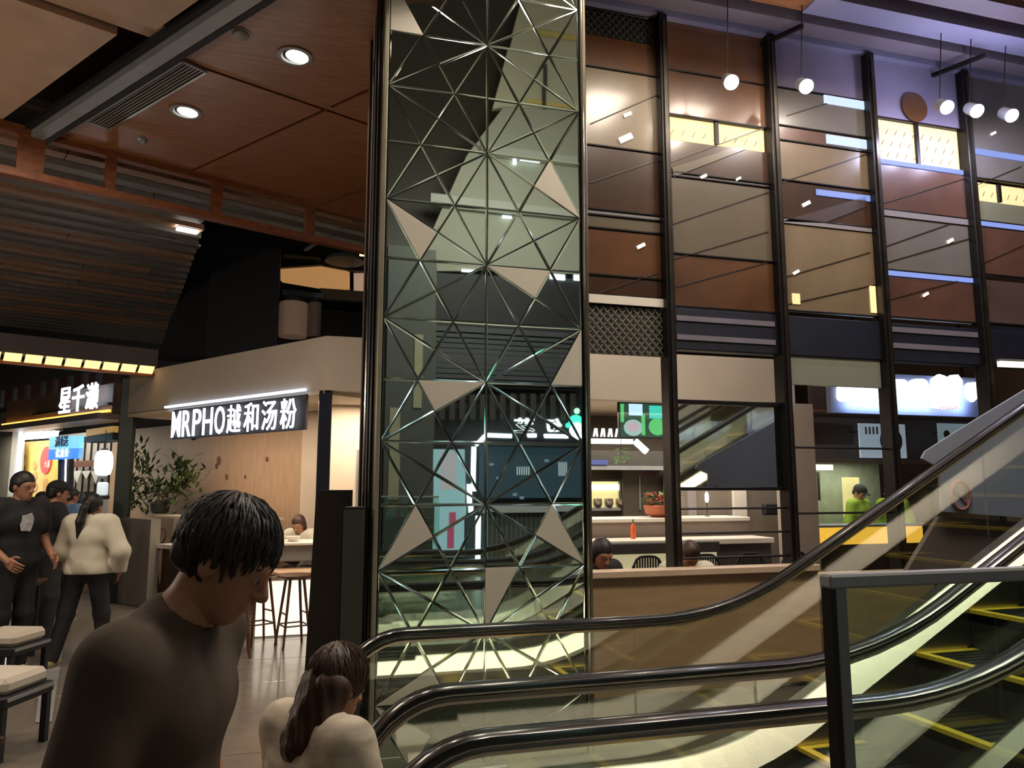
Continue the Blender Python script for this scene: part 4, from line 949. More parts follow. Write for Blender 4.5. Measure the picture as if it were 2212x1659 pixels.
# ---- dark stands left of the mirrored column
def stand(label, xa, xb, ytop, D, taper, dp=.30):
    a, b = at_d(xa, ytop, D), at_d(xb, ytop, D); z = a.z; t = thing('tall_stand', label, 'stand', ((a.x + b.x) / 2, (a.y + b.y) / 2, 0))
    r_ = (b - a); r_.z = 0; r_.normalize(); f_ = Vector((-r_.y, r_.x, 0)); w = (b - a).to_2d().length
    top = [a, a + r_ * w, a + r_ * w + f_ * dp, a + f_ * dp]; top = [Vector((q.x, q.y, z)) for q in top]
    bot = [Vector((q.x, q.y, 0)) for q in (a - r_ * taper, a + r_ * w, a + r_ * w + f_ * dp, a - r_ * taper + f_ * dp)]
    MB().add(bot + top, [(3, 2, 1, 0), (4, 5, 6, 7), (0, 1, 5, 4), (1, 2, 6, 5), (2, 3, 7, 6), (3, 0, 4, 7)]).build('body', WOODD if taper else GREYD, t)
    MB().prism([q + UPV * .0 for q in top], (0, 0, .015)).build('cap', BLACK, t)
    q = bot[0] - f_ * .004; MB().prism([q + r_ * .02 + UPV * .05, q + r_ * (w * .95) + UPV * .05, q + r_ * (w * .95) + UPV * .06, q + r_ * .02 + UPV * .06], f_ * .003).build('base_line', GREYD, t)
BRK = mat('very_dark_brown', (.020, .013, .010), .5, noise=.25, nscale=4); MT['dark_brown_stand'] = BRK
_w = WOODD; WOODD = BRK
stand('tallest very dark brown stand left of the mirrored column', 683, 741, 1064, 4.9, .05)
WOODD = _w
stand('shorter charcoal stand touching the left side of the mirrored column', 742, 785, 1101, 4.55, 0, .13)
# ================================================================== SNACK SHOP AT THE FAR LEFT
def dz(px, py, inn): p = wp(px, py, inn); return (p - KC).to_2d().dot(DK.to_2d()) , p.z
sf = thing('snack_shop_fascia', 'brown shop fascia with an orange glowing lower edge at the far left', 'fascia', wp(130, 920, 0))
da, dbb = dz(14, 890, 0)[0], dz(243, 870, 0)[0]; z0, z1_ = wp(130, 906, 0).z, wp(130, 848, 0).z
MAUVE = mat('mauve_brown_fascia', (.16, .11, .085), .5, noise=.08, nscale=4)
MB().prism([kp(da, 0, z0), kp(dbb, 0, z0), kp(dbb, .2, z0), kp(da, .2, z0)], (0, 0, z1_ - z0)).build('fascia_board', MAUVE, sf)
MB().bar(kp(da, -.04, z0 + .03), kp(dbb, -.04, z0 + .03), .05, .03).build('orange_led', glow('orange_led', (1, .45, .08), 2.2), sf)
MB().prism([kp(da, -.2, z0 - .10), kp(dbb, -.2, z0 - .10), kp(dbb, .3, z0 - .10), kp(da, .3, z0 - .10)], (0, 0, .09)).build('projecting_lip', mat('grey_lip', (.24, .21, .19), .5, noise=.08, nscale=4), sf)
s2 = thing('snack_shop_sign', 'glowing white three-character sign on the brown shop fascia', 'shop sign', wp(175, 870, -.1))
A, B = wp(128, 890, -.12), wp(216, 880, -.12); za, zt3 = wp(172, 888, -.12).z, wp(172, 832, -.12).z
L = (B - A).to_2d().length
word('星千濑', Vector((A.x, A.y, za)), RK, UPV, [L / 3] * 3, zt3 - za, .02, W_SIGNB, s2, gap=.14, bold=.012)
MB().prism([kp(da - 1.4, -.06, za + .05), kp(dbb, -.06, za + .05), kp(dbb, .0, za + .05), kp(da - 1.4, .0, za + .05)], (0, 0, .04)).build('mounting_rail', GREYD, s2)
# interior of the snack shop
iw = thing('snack_shop_interior', 'pale panelled back wall inside the far left snack shop', 'shop wall', wp(120, 1100, 1.3))
a, b = dz(10, 1000, 1.3)[0], dz(243, 1000, 1.3)[0]
MB().prism([kp(a, 1.3, 0), kp(b, 1.3, 0), kp(b, 1.4, 0), kp(a, 1.4, 0)], (0, 0, 2.7)).build('wall_board', mat('cool_grey_board', (.30, .30, .30), .5, noise=.06, nscale=3), iw)
for i in range(7):
    d = dz(152 + i * 14, 1000, 1.28)[0]; MB().prism([kp(d, 1.27, 1.5), kp(d - .02, 1.27, 1.5), kp(d - .02, 1.3, 1.5), kp(d, 1.3, 1.5)], (0, 0, 1.0)).build('wall_batten', WOODD, iw)
def wquad(name, pts, inn, m, parent, th=.03):
    return MB().prism([wp(x, y, inn) for x, y in pts], NK * th).build(name, m, parent)
for pts, lb in (([(0, 935), (16, 935), (12, 1075), (-6, 1075)], 'leftmost'), ([(27, 932), (42, 930), (36, 1068), (20, 1070)], 'second')):
    t = thing('light_column', '%s tall white light column of the snack shop' % lb, 'light column', wp(*pts[3], .2))
    wquad('lit_face', pts, .2, W_STRIP, t, .06); MB().prism([wp(x, y, .27) for x, y in [(q[0] + (6 if i in (1, 2) else -4), q[1]) for i, q in enumerate(pts)]], NK * .05).build('casing', GREYM, t)
yp_ = thing('yellow_poster', 'yellow shop poster with a red disc behind the queueing men', 'poster', wp(85, 1090, .3))
wquad('sheet', [(46, 955), (126, 950), (124, 1090), (40, 1090)], .42, mat('yellow_poster', (.60, .42, .10), .5, emit=(1, .62, .12), es=.12, noise=.15, nscale=5), yp_)
c = wp(100, 994, .41); n = 24
ry, rz_ = .25, .25
MB().prism([c + RK * (math.cos(2*math.pi*j/n) * ry) + UPV * (math.sin(2*math.pi*j/n) * rz_) for j in range(n)], -NK * .01).build('red_disc', mat('red_print', (.65, .05, .05), .5, emit=(1, .1, .08), es=.25), yp_)
word('大福', c - NK * .015 - UPV * .14 - RK * .03, RK, UPV, [.13, .13], .13, .006, mat('pale_print', (.8, .6, .5), .5, noise=.04, nscale=5), yp_, name='printed_character')
for i in range(9):
    q = wp(52 + (i * 23) % 68, 965 + (i * 41) % 100, .415); s_ = .06 + .03 * (i % 3)
    if (q - c).length > .33: MB().prism([q + RK * (math.cos(2*math.pi*j/10) * s_) + UPV * (math.sin(2*math.pi*j/10) * s_) for j in range(10)], -NK * .004).build('printed_fruit', mat('orange_print', (.55, .30, .06), .5, noise=.1, nscale=6), yp_)
bs = thing('blue_hanging_sign', 'two-tone blue hanging sign in front of the red disc', 'sign', wp(140, 990, -.25))
wquad('upper_half', [(107, 943), (173, 941), (171, 967), (105, 970)], -.25, mat('cyan_sign', (.1, .35, .5), .4, emit=(.22, .68, 1.0), es=.9), bs, .06)
wquad('lower_half', [(105, 971), (171, 968), (168, 990), (104, 993)], -.25, mat('blue_sign', (.03, .12, .5), .4, emit=(.06, .30, 1.0), es=.9), bs, .06)
A = wp(119, 966, -.26); word('满·送', A, RK, UPV, [.21, .09, .21], .17, .01, mat('navy_print', (.02, .06, .2), .5, noise=.05, nscale=5), bs, name='printed_character')
A = wp(120, 989, -.26); word('优惠价', A, RK, UPV, [.17] * 3, .14, .01, mat('white_print', (.8, .85, .9), .5, emit=(.8, .9, 1), es=.8), bs, name='printed_character')
MB().prism([wp(126, 992, -.2), wp(133, 992, -.2), wp(131, 1060, -.2), wp(124, 1060, -.2)], NK * .05).build('pole', mat('dark_blue_pole', (.02, .04, .12), .4, noise=.1, nscale=5), bs)
lt = thing('light_panel', 'bluish white glowing panel right of the blue hanging sign', 'light panel', wp(138, 1075, .15))
wquad('lit_face', [(134, 992), (146, 990), (143, 1068), (130, 1070)], .15, W_STRIP, lt, .05); wquad('casing', [(145, 950), (150, 950), (147, 1075), (142, 1075)], .13, GREYD, lt, .08)
sl_ = thing('shop_ceiling_light', 'bright white ceiling light inside the snack shop above the yellow poster', 'ceiling light', wp(75, 938, .5))
wquad('lit_face', [(34, 934), (116, 928), (112, 944), (34, 950)], .5, W_LAMP, sl_, .1); wquad('casing', [(30, 928), (118, 922), (118, 930), (30, 936)], .48, GREYM, sl_, .15)
aw = thing('dark_awning', 'small dark green awning with orange edge inside the snack shop', 'awning', wp(212, 950, 0))
wquad('valance', [(180, 944), (243, 934), (243, 950), (180, 956)], .05, mat('dark_green_cloth', (.02, .035, .03), .6, noise=.1, nscale=6), aw, .3); wquad('orange_edge', [(186, 928), (243, 920), (243, 932), (186, 942)], .06, mat('orange_lit_board', (.45, .28, .14), .5, emit=(1, .55, .15), es=.25), aw, .25)
ln = thing('white_lantern', 'glowing white paper lantern beside the dark green post', 'lantern', wp(224, 1028, .0))
c = wp(224, 1000, 0); MB().lathe([(.05, -.19), (.10, -.17), (.125, -.08), (.13, 0), (.125, .09), (.10, .17), (.05, .19)], c, 18).build('paper_shade', glow('lantern_paper', (.86, .95, 1), 6), ln, smooth=True)
MB().lathe([(.05, .19), (.05, .22), (.001, .22)], c, 12).build('top_cap', GREYD, ln); MB().lathe([(.06, -.24), (.06, -.19), (.001, -.19)], c, 12).build('bottom_cap', GREYM, ln); MB().tube([c + UPV * .22, c + UPV * .5], .006, 5).build('cord', GREYD, ln)
bl = wp(222, 1050, .1); lb2 = thing('lantern_block', 'small white glowing lamp block under the paper lantern', 'lamp', bl)
MB().bbox(bl - Vector((.07, .07, .14)), bl + Vector((.07, .07, .06)), .02).build('glass_body', mat('dim_white_glow', (.6, .65, .65), .4, emit=(.8, .9, .9), es=.6), lb2); MB().bbox(bl - Vector((.09, .09, .2)), bl + Vector((.09, .09, -.14)), .01).build('foot', GREYD, lb2)
ct = thing('snack_counter', 'pale snack shop counter behind the queueing people', 'counter', wp(195, 1110, .1)); a, b = dz(120, 1100, .2)[0], dz(243, 1100, .2)[0]
MB().prism([kp(a, .15, 0), kp(b, .15, 0), kp(b, .6, 0), kp(a, .6, 0)], (0, 0, 1.02)).build('counter_body', mat('wood_counter', (.26, .17, .09), .5, noise=.1, nscale=4), ct); MB().prism([kp(a, .1, 1.02), kp(b, .1, 1.02), kp(b, .62, 1.02), kp(a, .62, 1.02)], (0, 0, .04)).build('counter_top', WHITE, ct)
zc_ = 1.06
for i, px in enumerate((157, 180)):
    b0 = wp(px, 1085, .3); b0.z = zc_; t = thing('display_house', 'dark gabled display box, the %s of two on the snack counter' % ('left' if i == 0 else 'right'), 'display box', b0, group='gabled display boxes')
    MB().prism([b0 - RK * .13, b0 + RK * .13, b0 + RK * .13 + UPV * .32, b0 + UPV * .50, b0 - RK * .13 + UPV * .32], NK * .18).build('box', GREYD, t); MB().prism([b0 - RK * .05 + UPV * .04 - NK * .004, b0 + RK * .0 + UPV * .04 - NK * .004, b0 + RK * .0 + UPV * .28 - NK * .004, b0 - RK * .05 + UPV * .28 - NK * .004], NK * .003).build('lit_slot', mat('dim_lit_slot', (.5, .5, .4), .5, emit=(.9, .9, .7), es=.3), t)
nb2 = thing('white_bunting', 'white triangular bunting across the back wall of the snack shop', 'bunting', wp(180, 1040, 1.1))
for i, px in enumerate((166, 186, 206)):
    MB().prism([wp(px - 10, 1018, 1.1), wp(px + 10, 1016, 1.1), wp(px, 1045 if i != 1 else 1036, 1.1)], NK * .01).build('pennant', mat('bluish_white_cloth', (.6, .65, .68), .7, noise=.05, nscale=6), nb2)
MB().bar(wp(152, 1004, 1.1), wp(212, 1000, 1.1), .02, .12).build('header_rail', mat('brown_red_rail', (.14, .06, .05), .5, noise=.1, nscale=5), nb2)
# cornice with warm light panels
CA, CB = on_z(338, 803, 3.25), on_z(-40, 768, 3.25)
cd_ = (CB - CA); cd_.z = 0; cl = cd_.length; cd_.normalize(); cn = Vector((-cd_.y, cd_.x, 0)); cn = cn if cn.dot(FWD) > 0 else -cn
co = thing('lit_cornice', 'dark cornice with a row of warm yellow light panels above the snack shop', 'cornice', CA)
MB().bar(CA + UPV * .19 + cn * .1, CB + UPV * .19 + cn * .1, .25, .24).build('cornice_beam', mat('brown_black_cornice', (.045, .03, .025), .5, noise=.15, nscale=4), co)
npan = 9
for i in range(npan):
    a = CA + cd_ * (cl * i / npan + .025); b = CA + cd_ * (cl * (i + 1) / npan - .015)
    MB().prism([a - UPV * .02 + cn * .1, b - UPV * .02 + cn * .1, b + UPV * .07, a + UPV * .07], cn * .03).build('light_panel', Y_PANEL, co)
MB().bar(CA - UPV * .03 + cn * .16, CB - UPV * .03 + cn * .16, .06, .05).build('lower_edge', WOODR, co)
vb = thing('batten_bulkhead', 'red-brown bulkhead with grey vertical battens above the snack shop fascia', 'bulkhead', wp(110, 860, .5))
a, b = dz(-30, 830, .5)[0], dz(246, 830, .5)[0]; zl, zh = wp(110, 862, .5).z, 3.62
MB().prism([kp(a, .5, zl), kp(b, .5, zl), kp(b, .6, zl), kp(a, .6, zl)], (0, 0, zh - zl)).build('red_board', mat('dull_red_board', (.12, .05, .04), .6, noise=.15, nscale=4), vb)
for i, px in enumerate((5, 32, 60, 92, 118, 150, 182, 212)):
    d = dz(px, 830, .46)[0]; MB().prism([kp(d + .07, .44, zl), kp(d - .07, .44, zl), kp(d - .07, .5, zl), kp(d + .07, .5, zl)], (0, 0, zh - zl)).build('batten', mat('grey_blue_batten', (.15, .15, .17), .5, noise=.1, nscale=4), vb)
MB().prism([kp(da + 1.5, .1, 0), kp(da - .1, .1, 0), kp(da - .1, .25, 0), kp(da + 1.5, .25, 0)], (0, 0, 3.05)).build('wall_end', mat('grey_end_wall', (.20, .19, .16), .6, noise=.08, nscale=3), kind='structure')
# ================================================================== BEHIND AND ABOVE
def camhold(name, label, cat, xa, ya, xb, yb_, D, m, dp=.3, parent=None):
    a, b = at_d(xa, yb_, D), at_d(xb, yb_, D); zt = at_d(xa, ya, D).z; f_ = Vector((FWD.x, FWD.y, 0))
    mb = MB().prism([a, b, b + f_ * dp, a + f_ * dp], (0, 0, zt - a.z))
    return mb.build(name, m, parent, label=label, cat=cat)
bc = thing('black_column', 'massive black column behind the noodle restaurant fascia', 'column', at_d(530, 900, 12.6))
a, b = at_d(452, 600, 12.6), at_d(604, 600, 12.6); a.z = b.z = 0
MB().prism([a, b, b + FWD * .35 - RGT * .1, a + FWD * .35], (0, 0, 5.7)).build('shaft', BLACK, bc)
MB().prism([at_d(340, 775, 13.2), at_d(470, 775, 13.2), at_d(470, 600, 13.2), at_d(420, 610, 13.2), at_d(370, 680, 13.2)], FWD * .3).build('side_casing', BLACK, bc)
MB().bar(a - FWD * .02 + UPV * 3.2, b - FWD * .02 + UPV * 3.2, .02, .3).build('navy_band', NAVY, bc)
lk = thing('lit_canopy', 'orange lit canopy band behind the restaurant fascia left of the column', 'canopy', at_d(700, 630, 14))
def cq(name, pts, D, m, parent, dp=.15): return MB().prism([at_d(x, y, D) for x, y in pts], FWD * dp).build(name, m, parent)
OLIT = mat('orange_lit_band', (.40, .22, .10), .5, emit=(1, .50, .18), es=.32, noise=.2, nscale=2)  # light falling on the band is put in as its own glow
cq('lit_band', [(606, 577), (690, 572), (752, 584), (752, 622), (690, 620), (606, 606)], 14, OLIT, lk); cq('lit_band', [(764, 590), (840, 590), (840, 632), (764, 628)], 14, mat('pink_lit_band', (.5, .36, .28), .5, emit=(1, .62, .42), es=.28), lk)
cq('dark_top', [(600, 556), (690, 562), (850, 585), (850, 592), (750, 583), (690, 572), (600, 578)], 13.9, BLACK, lk); cq('blue_edge', [(610, 624), (700, 634), (700, 644), (610, 636)], 13.9, mat('slate_edge', (.10, .12, .15), .5, noise=.1, nscale=5), lk)
cq('under_band', [(690, 622), (850, 634), (850, 655), (700, 646)], 13.95, mat('olive_brown', (.10, .075, .04), .6, noise=.1, nscale=5), lk)
cq('olive_ledge', [(612, 548), (690, 556), (700, 568), (612, 560)], 14.2, mat('olive_ledge', (.16, .15, .09), .6, noise=.1, nscale=5), lk)
for i, (x0, x1, m) in enumerate(((602, 662, mat('tan_drum', (.34, .24, .18), .6, emit=(1, .6, .38), es=.05)), (664, 692, mat('mauve_drum', (.22, .17, .155), .6, noise=.05, nscale=4)))):
    c0 = at_d((x0 + x1) / 2, 728, 13); c1 = at_d((x0 + x1) / 2, 655, 13); r_ = (x1 - x0) / 2 / F * 13.2
    t = thing('drum_shade', '%s drum-shaped shade above the restaurant fascia' % ('wide tan' if i == 0 else 'narrow mauve'), 'drum shade', c0)
    MB().lathe([(r_ * .97, 0), (r_, .02), (r_, c1.z - c0.z - .02), (r_ * .97, c1.z - c0.z)], c0, 20).build('shade', m, t, smooth=True); MB().lathe([(r_ * 1.02, 0), (r_ * 1.02, .06), (.001, .06)], (c0.x, c0.y, c1.z), 20).build('top_cap', BLACK, t)
dm = at_d(745, 566, 13.4); d_ = thing('dark_dome', 'dark grey dome lamp above the orange canopy', 'dome lamp', dm)
MB().lathe([(.36, 0), (.34, .06), (.26, .12), (.12, .16), (.001, .17)], dm, 20).build('dome', mat('dome_grey', (.10, .11, .10), .5, noise=.1, nscale=5), d_, smooth=True); MB().tube([dm + UPV * .16, dm + UPV * .6], .015, 6).build('stem', BLACK, d_)
e_ = at_d(787, 547, 11); ex = thing('yellow_lamp', 'tiny yellow glowing lamp just left of the column under the timber frame', 'lamp', e_)
MB().bbox(e_ - Vector((.07, .02, .045)), e_ + Vector((.07, .02, .045)), .005).build('lit_face', glow('small_yellow', (1, .72, .28), 2.5), ex); MB().tube([e_ + UPV * .05, Vector((e_.x, e_.y, 5.3))], .008, 6).build('stem', BLACK, ex)
# far walls so the hall is closed
MB().box((-10, 20.4, 0), (11, 20.6, 6.7)).build('wall_far', mat('far_dark_wall', (.03, .026, .024), .6, noise=.2, nscale=1), kind='structure')
MB().box((-10, -6, 0), (-9.8, 20.6, 6.4)).build('wall_west', mat('far_dark_wall', (.03, .026, .024), .6), kind='structure')
MB().box((10.6, -6, 0), (10.8, 20.6, 6.4)).build('wall_right', mat('far_brown_wall', (.10, .06, .04), .6, noise=.2, nscale=1), kind='structure')
MB().box((1.95, 6.3, 6.35), (10.8, 20.6, 6.45)).build('ceiling', BLACK, kind='structure')
# ---- ceiling fittings
def downlight(px, py, label):
    c = on_z(px, py, 5.0); t = thing('downlight', label, 'downlight', c - UPV * .02, group='recessed ceiling downlights')
    MB().lathe([(.13, 0), (.135, -.012), (.105, -.016), (.098, -.002), (.09, .0)], c, 24).build('trim_ring', GREYM, t, smooth=True)
    MB().lathe([(.001, -.004), (.085, -.004), (.075, -.012), (.001, -.014)], c + RGT * .015, 20).build('lens', W_LAMP, t, smooth=True)
    l = bpy.data.lights.new('downlight', 'SPOT'); l.energy = 70; l.color = (1, .84, .64); l.spot_size = 2.0; l.spot_blend = .7; l.shadow_soft_size = .06
    o = bpy.data.objects.new('downlight_light', l); COL.objects.link(o); o.parent = t; o.location = (0, 0, -.03)
downlight(637, 120, 'bright recessed downlight nearer the mirrored column'); downlight(401, 240, 'bright recessed downlight beside the long air vent')
def sensor(px, py, label, cat, r_=.05):
    c = on_z(px, py, 5.0); t = thing('ceiling_sensor' if cat != 'sprinkler' else 'sprinkler', label, cat, c - UPV * .04)
    MB().lathe([(r_, 0), (r_ * 1.02, -.012), (r_ * .8, -.03), (r_ * .35, -.042), (.001, -.044)], c, 18).build('dome', mat('sensor_white', (.30, .26, .25), .4, noise=.04, nscale=6) if cat != 'sprinkler' else GREYM, t, smooth=True)
    MB().lathe([(r_ * 1.25, 0), (r_ * 1.25, -.006), (.001, -.006)], c, 18).build('base_plate', GREYM, t)
sensor(521, 72, 'pale round ceiling sensor above the nearer downlight', 'sensor', .06); sensor(255, 194, 'pale ceiling sensor between track and air vent', 'sensor', .055); sensor(306, 301, 'small sprinkler near the edge of the brown ceiling', 'sprinkler', .05)
va, vb_ = on_z(212, 268, 5.0), on_z(420, 142, 5.0)
v = thing('air_vent', 'long slotted metal air vent in the brown timber ceiling', 'air vent', (va + vb_) / 2 - UPV * .02)
vd = (vb_ - va).normalized(); vs2 = Vector((-vd.y, vd.x, 0)); VW = .20
for s_ in (-1, 1): MB().bar(va + vs2 * (VW / 2 * s_) - UPV * .006, vb_ + vs2 * (VW / 2 * s_) - UPV * .006, .022, .02).build('frame_rail', STEEL if s_ > 0 else GREYM, v)
for q in (va, vb_): MB().bar(q - vs2 * VW / 2 - UPV * .006, q + vs2 * VW / 2 - UPV * .006, .022, .02).build('frame_end', GREYM, v)
MB().bar(va + UPV * .01, vb_ + UPV * .01, VW, .02).build('dark_throat', BLACK, v)
for i in range(6):
    o_ = vs2 * (-VW / 2 + VW * (i + 1) / 7) - UPV * .004; MB().bar(va + o_, vb_ + o_, .010, .014).build('vent_slat', mat('vent_slat_grey', (.33, .29, .25), .4, .6, noise=.08, nscale=9), v)
for px, py, s_, lb in ((405, 498, .13, 'white fluorescent lamp glimpsed in the slatted ceiling beside the black column'), (216, 772, .20, 'dim white lamp below the slatted ceiling above the cornice')):
    c = on_z(px, py, 5.0); t = thing('ceiling_lamp', lb, 'lamp', c)
    MB().bar(c - DR * s_, c + DR * s_, .10, .03).build('diffuser', W_LAMP if px > 300 else mat('dim_white_glow', (.6, .65, .65), .4), t); MB().bar(c - DR * s_ + UPV * .03, c + DR * s_ + UPV * .03, .13, .03).build('body', GREYM, t)
# ================================================================== LOW SEATING AT THE LEFT EDGE
p = on_z(35, 1258, .74); tt = thing('cafe_table', 'dark cafe table at the left edge of the picture', 'table', (p.x, p.y, 0))
MB().bbox((p.x - .55, p.y - .35, .70), (p.x + .18, p.y + .35, .74), .008).build('table_top', WOODD, tt)
for sx in (-.45, .10):
    for sy in (-.28, .28): MB().box((p.x + sx - .025, p.y + sy - .025, 0), (p.x + sx + .025, p.y + sy + .025, .70)).build('leg', BLACK, tt)
MB().bbox((p.x - .02, p.y - .30, .742), (p.x + .16, p.y - .22, .765), .006).build('metal_edge', GREYM, tt)
def cushion_seat(px, py, label, s_=1.0):
    p = on_z(px, py, .46); t = thing('cushioned_seat', label, 'seat', (p.x, p.y, 0), math.radians(-20), group='seats with white cushions')
    cu = MB().bbox((-.24, -.2, .38), (.15, .2, .48), .03).build('cushion', mat('cream_cushion', (.58, .52, .44), .8, noise=.05, nscale=6), t, local=True)
    MB().bbox((-.27, -.23, .31), (.17, .23, .38), .01).build('seat_frame', BLACK, t, local=True)
    for sx in (-.24, .14):
        for sy in (-.2, .2): MB().box((sx - .02, sy - .02, 0), (sx + .02, sy + .02, .31)).build('leg', BLACK, t, local=True)
    MB().bar((-.27, -.25, .30), (.2, -.25, .14), .03, .04).build('diagonal_brace', WOODD, t, local=True); MB().bar((.17, -.21, .36), (.17, .21, .36), .02, .02).build('metal_edge', GREYM, t, local=True)
cushion_seat(30, 1366, 'dark seat with a white cushion near the cafe table'); cushion_seat(14, 1458, 'nearest dark seat with a white cushion at the left edge')
q = [on_z(105, 1310, .004), on_z(150, 1300, .004), on_z(112, 1560, .004), on_z(76, 1562, .004)]
MB().prism([q[0], q[1], q[2], q[3]], (0, 0, .006)).build('floor_strip', mat('pale_floor_strip', (.30, .30, .31), .3, noise=.1, nscale=6), kind='structure')  # flat pale strip laid on the floor tiles
# ================================================================== SHOP OPPOSITE, SEEN IN THE MIRROR
def vbox(name, x0, y0, x1, y1, m, parent, dy=0.0, th=.04):
    a, b = vm(x0, y0), vm(x1, y1); return MB().box((a.x, YB + dy - th, b.z), (b.x, YB + dy, a.z)).build(name, m, parent)
def vbar(name, p0, p1, wd, m, parent, dy=0.0):
    a, b = vm(*p0, dy), vm(*p1, dy); return MB().bar(a, b, wd, wd, side=(0, 1, 0)).build(name, m, parent)
nf = thing('neon_frame', 'white neon outline framing the dark shop opposite, mirrored in the column', 'neon frame', vm(1030, 1230))
NEON = glow('neon_white', (.80, .92, 1), 4.5)
for p0, p1 in (((1050, 941), (1104, 943)), ((1136, 943), (1154, 943)), ((1172, 944), (1222, 945)), ((1232, 944), (1256, 944)), ((1028, 962), (1046, 942)), ((1024, 966), (1022, 1060)), ((1033, 1112), (1031, 1232)), ((1012, 1045), (1014, 1105))):
    vbar('neon_tube', p0, p1, .075, NEON, nf, .05)
MB().bar(vm(1045, 950, -.02), vm(1262, 952, -.02), .14, .12, side=(0, 1, 0)).build('dark_housing', BLACK, nf)
po = thing('lightbox_poster', 'pale cyan lightbox poster with a crimson stripe, mirrored in the column', 'lightbox', vm(970, 1200))
vbox('lit_sheet', 934, 970, 1004, 1200, glow('cyan_lightbox', (.36, .62, .64), .75), po); vbox('frame', 928, 962, 1010, 1206, BLACK, po, -.05)
vbox('pale_figure', 952, 975, 985, 1060, glow('pink_grey_lightbox', (.60, .55, .56), .7), po, .01); vbox('crimson_stripe', 968, 1105, 982, 1182, glow('crimson_lightbox', (.50, .08, .16), .7), po, .01)
sm_ = thing('opposite_shop_sign', 'white characters with a green round emblem on the shop opposite, mirrored in the column', 'shop sign', vm(1190, 930))
for ch, x0, x1 in (('芝', 1108, 1150), ('幻', 1176, 1212)):
    a, b = vm(x1, 936, .05), vm(x0, 902, .05); letter(ch, (a.x, YB + .05, a.z), (-1, 0, 0), UPV, a.x - b.x, b.z - a.z, .06, mb := MB(), .03); mb.build('letter', W_SIGN, sm_)
def vdisc(name, px, py, rx, rz2, m, dy):
    c = vm(px, py, dy); MB().prism([(c.x + rx * math.cos(2*math.pi*i/20), c.y, c.z + rz2 * math.sin(2*math.pi*i/20)) for i in range(20)], (0, .04, 0)).build(name, m, sm_)
vdisc('emblem_green', 1244, 912, .15, .13, glow('emblem_green', (.05, .8, .5), 2.2), .02); vdisc('emblem_white', 1244, 928, .15, .13, W_SIGN, .05); vdisc('emblem_top', 1245, 890, .055, .06, glow('emblem_pale_green', (.5, 1, .6), 2), .05); vdisc('emblem_arm', 1226, 918, .05, .05, glow('emblem_green', (.05, .8, .5), 2.2), .05)
oc = thing('opposite_counter', 'ribbed grey counter with a white top in the shop opposite, mirrored in the column', 'counter', vm(1150, 1225))
vbox('top', 1046, 1093, 1262, 1104, mat('mirror_counter_top', (.55, .60, .62), .4, noise=.04, nscale=5), oc, .35, .8); vbox('body', 1050, 1104, 1262, 1238, mat('ribbed_grey_green', (.09, .11, .095), .6, noise=.1, nscale=5), oc, .2, .5)
for i in range(20): vbox('rib', 1056 + i * 10, 1106, 1060 + i * 10, 1226, mat('rib_grey', (.15, .17, .15), .5, noise=.1, nscale=5), oc, .22, .02)
mn = thing('opposite_menu_board', 'dark menu boards above the counter opposite, mirrored in the column', 'menu board', vm(1150, 1040))
vbox('board', 1040, 962, 1262, 1075, mat('navy_menu_board', (.03, .045, .055), .4, emit=(.05, .12, .16), es=.25), mn, -.1)
for i in range(6): vbox('menu_mark', 1118 + i * 5, 1008, 1120 + i * 5, 1026, glow('menu_white', (.7, .8, .85), .7), mn, -.08, .01)
for i in range(5): vbox('menu_mark', 1210 + i * 4, 1000, 1212 + i * 4, 1030, glow('menu_white', (.7, .8, .85), .7), mn, -.08, .01)
for x, y in ((1060, 1000), (1075, 1030), (1110, 1065), (1125, 1072), (1180, 990)): vbox('menu_mark', x, y, x + 9, y + 6, glow('menu_blue_grey', (.3, .45, .55), .5), mn, -.08, .01)
so = thing('opposite_soffit', 'black slatted soffit over the shop opposite, mirrored in the column', 'soffit', vm(1100, 830))
vbox('soffit_back', 920, 580, 1262, 845, BLACK, so, -.15)
for i in range(11): vbox('soffit_slat', 920, 715 + i * 11, 1262, 720 + i * 11, mat('dim_blue_slat', (.05, .055, .065), .5, noise=.1, nscale=5), so, -.08, .05)
for i in range(15): vbox('hanging_batten', 930 + i * 22, 850, 942 + i * 22, 905, mat('dim_brown_batten', (.035, .03, .028), .5, noise=.1, nscale=5), so, -.12, .05)
gc = thing('grey_green_column', 'plain grey green column left of the lightbox, mirrored in the column', 'column', vm(880, 1240))
vbox('shaft', 836, 540, 928, 1250, mat('dark_teal_plaster', (.075, .085, .075), .6, noise=.08, nscale=3), gc, .3, .5); vbox('pale_strip', 890, 730, 905, 884, mat('olive_cream_strip', (.34, .33, .22), .6, noise=.05, nscale=5), gc, .33, .03); vbox('pale_strip', 838, 885, 856, 1080, mat('olive_cream_strip', (.34, .33, .22), .6), gc, .33, .03)
for i, (x0, y0, x1, y1, m) in enumerate(((1193, 588, 1226, 601, W_STRIP), (1246, 590, 1262, 602, W_STRIP), (1110, 338, 1117, 350, NEON), (1125, 338, 1168, 346, W_STRIP), (1216, 343, 1256, 354, W_STRIP), (1088, 460, 1108, 466, NEON), (1000, 577, 1030, 583, W_STRIP))):
    t = thing('strip_light', 'white strip light on the balcony opposite, %s one mirrored in the column' % ('brightest', 'right-hand', 'smallest', 'long upper', 'upper right', 'middle', 'lowest left')[i], 'strip light', vm(x0, y1), group='strip lights on the balcony opposite')
    vbox('tube', x0, y0, x1, y1, m, t, -.1); a, b = vm(x0 - 2, y0 - 2), vm(x1 + 2, y0); MB().box((a.x, YB - .16, b.z), (b.x, YB - .1, a.z)).build('housing', GREYM, t)
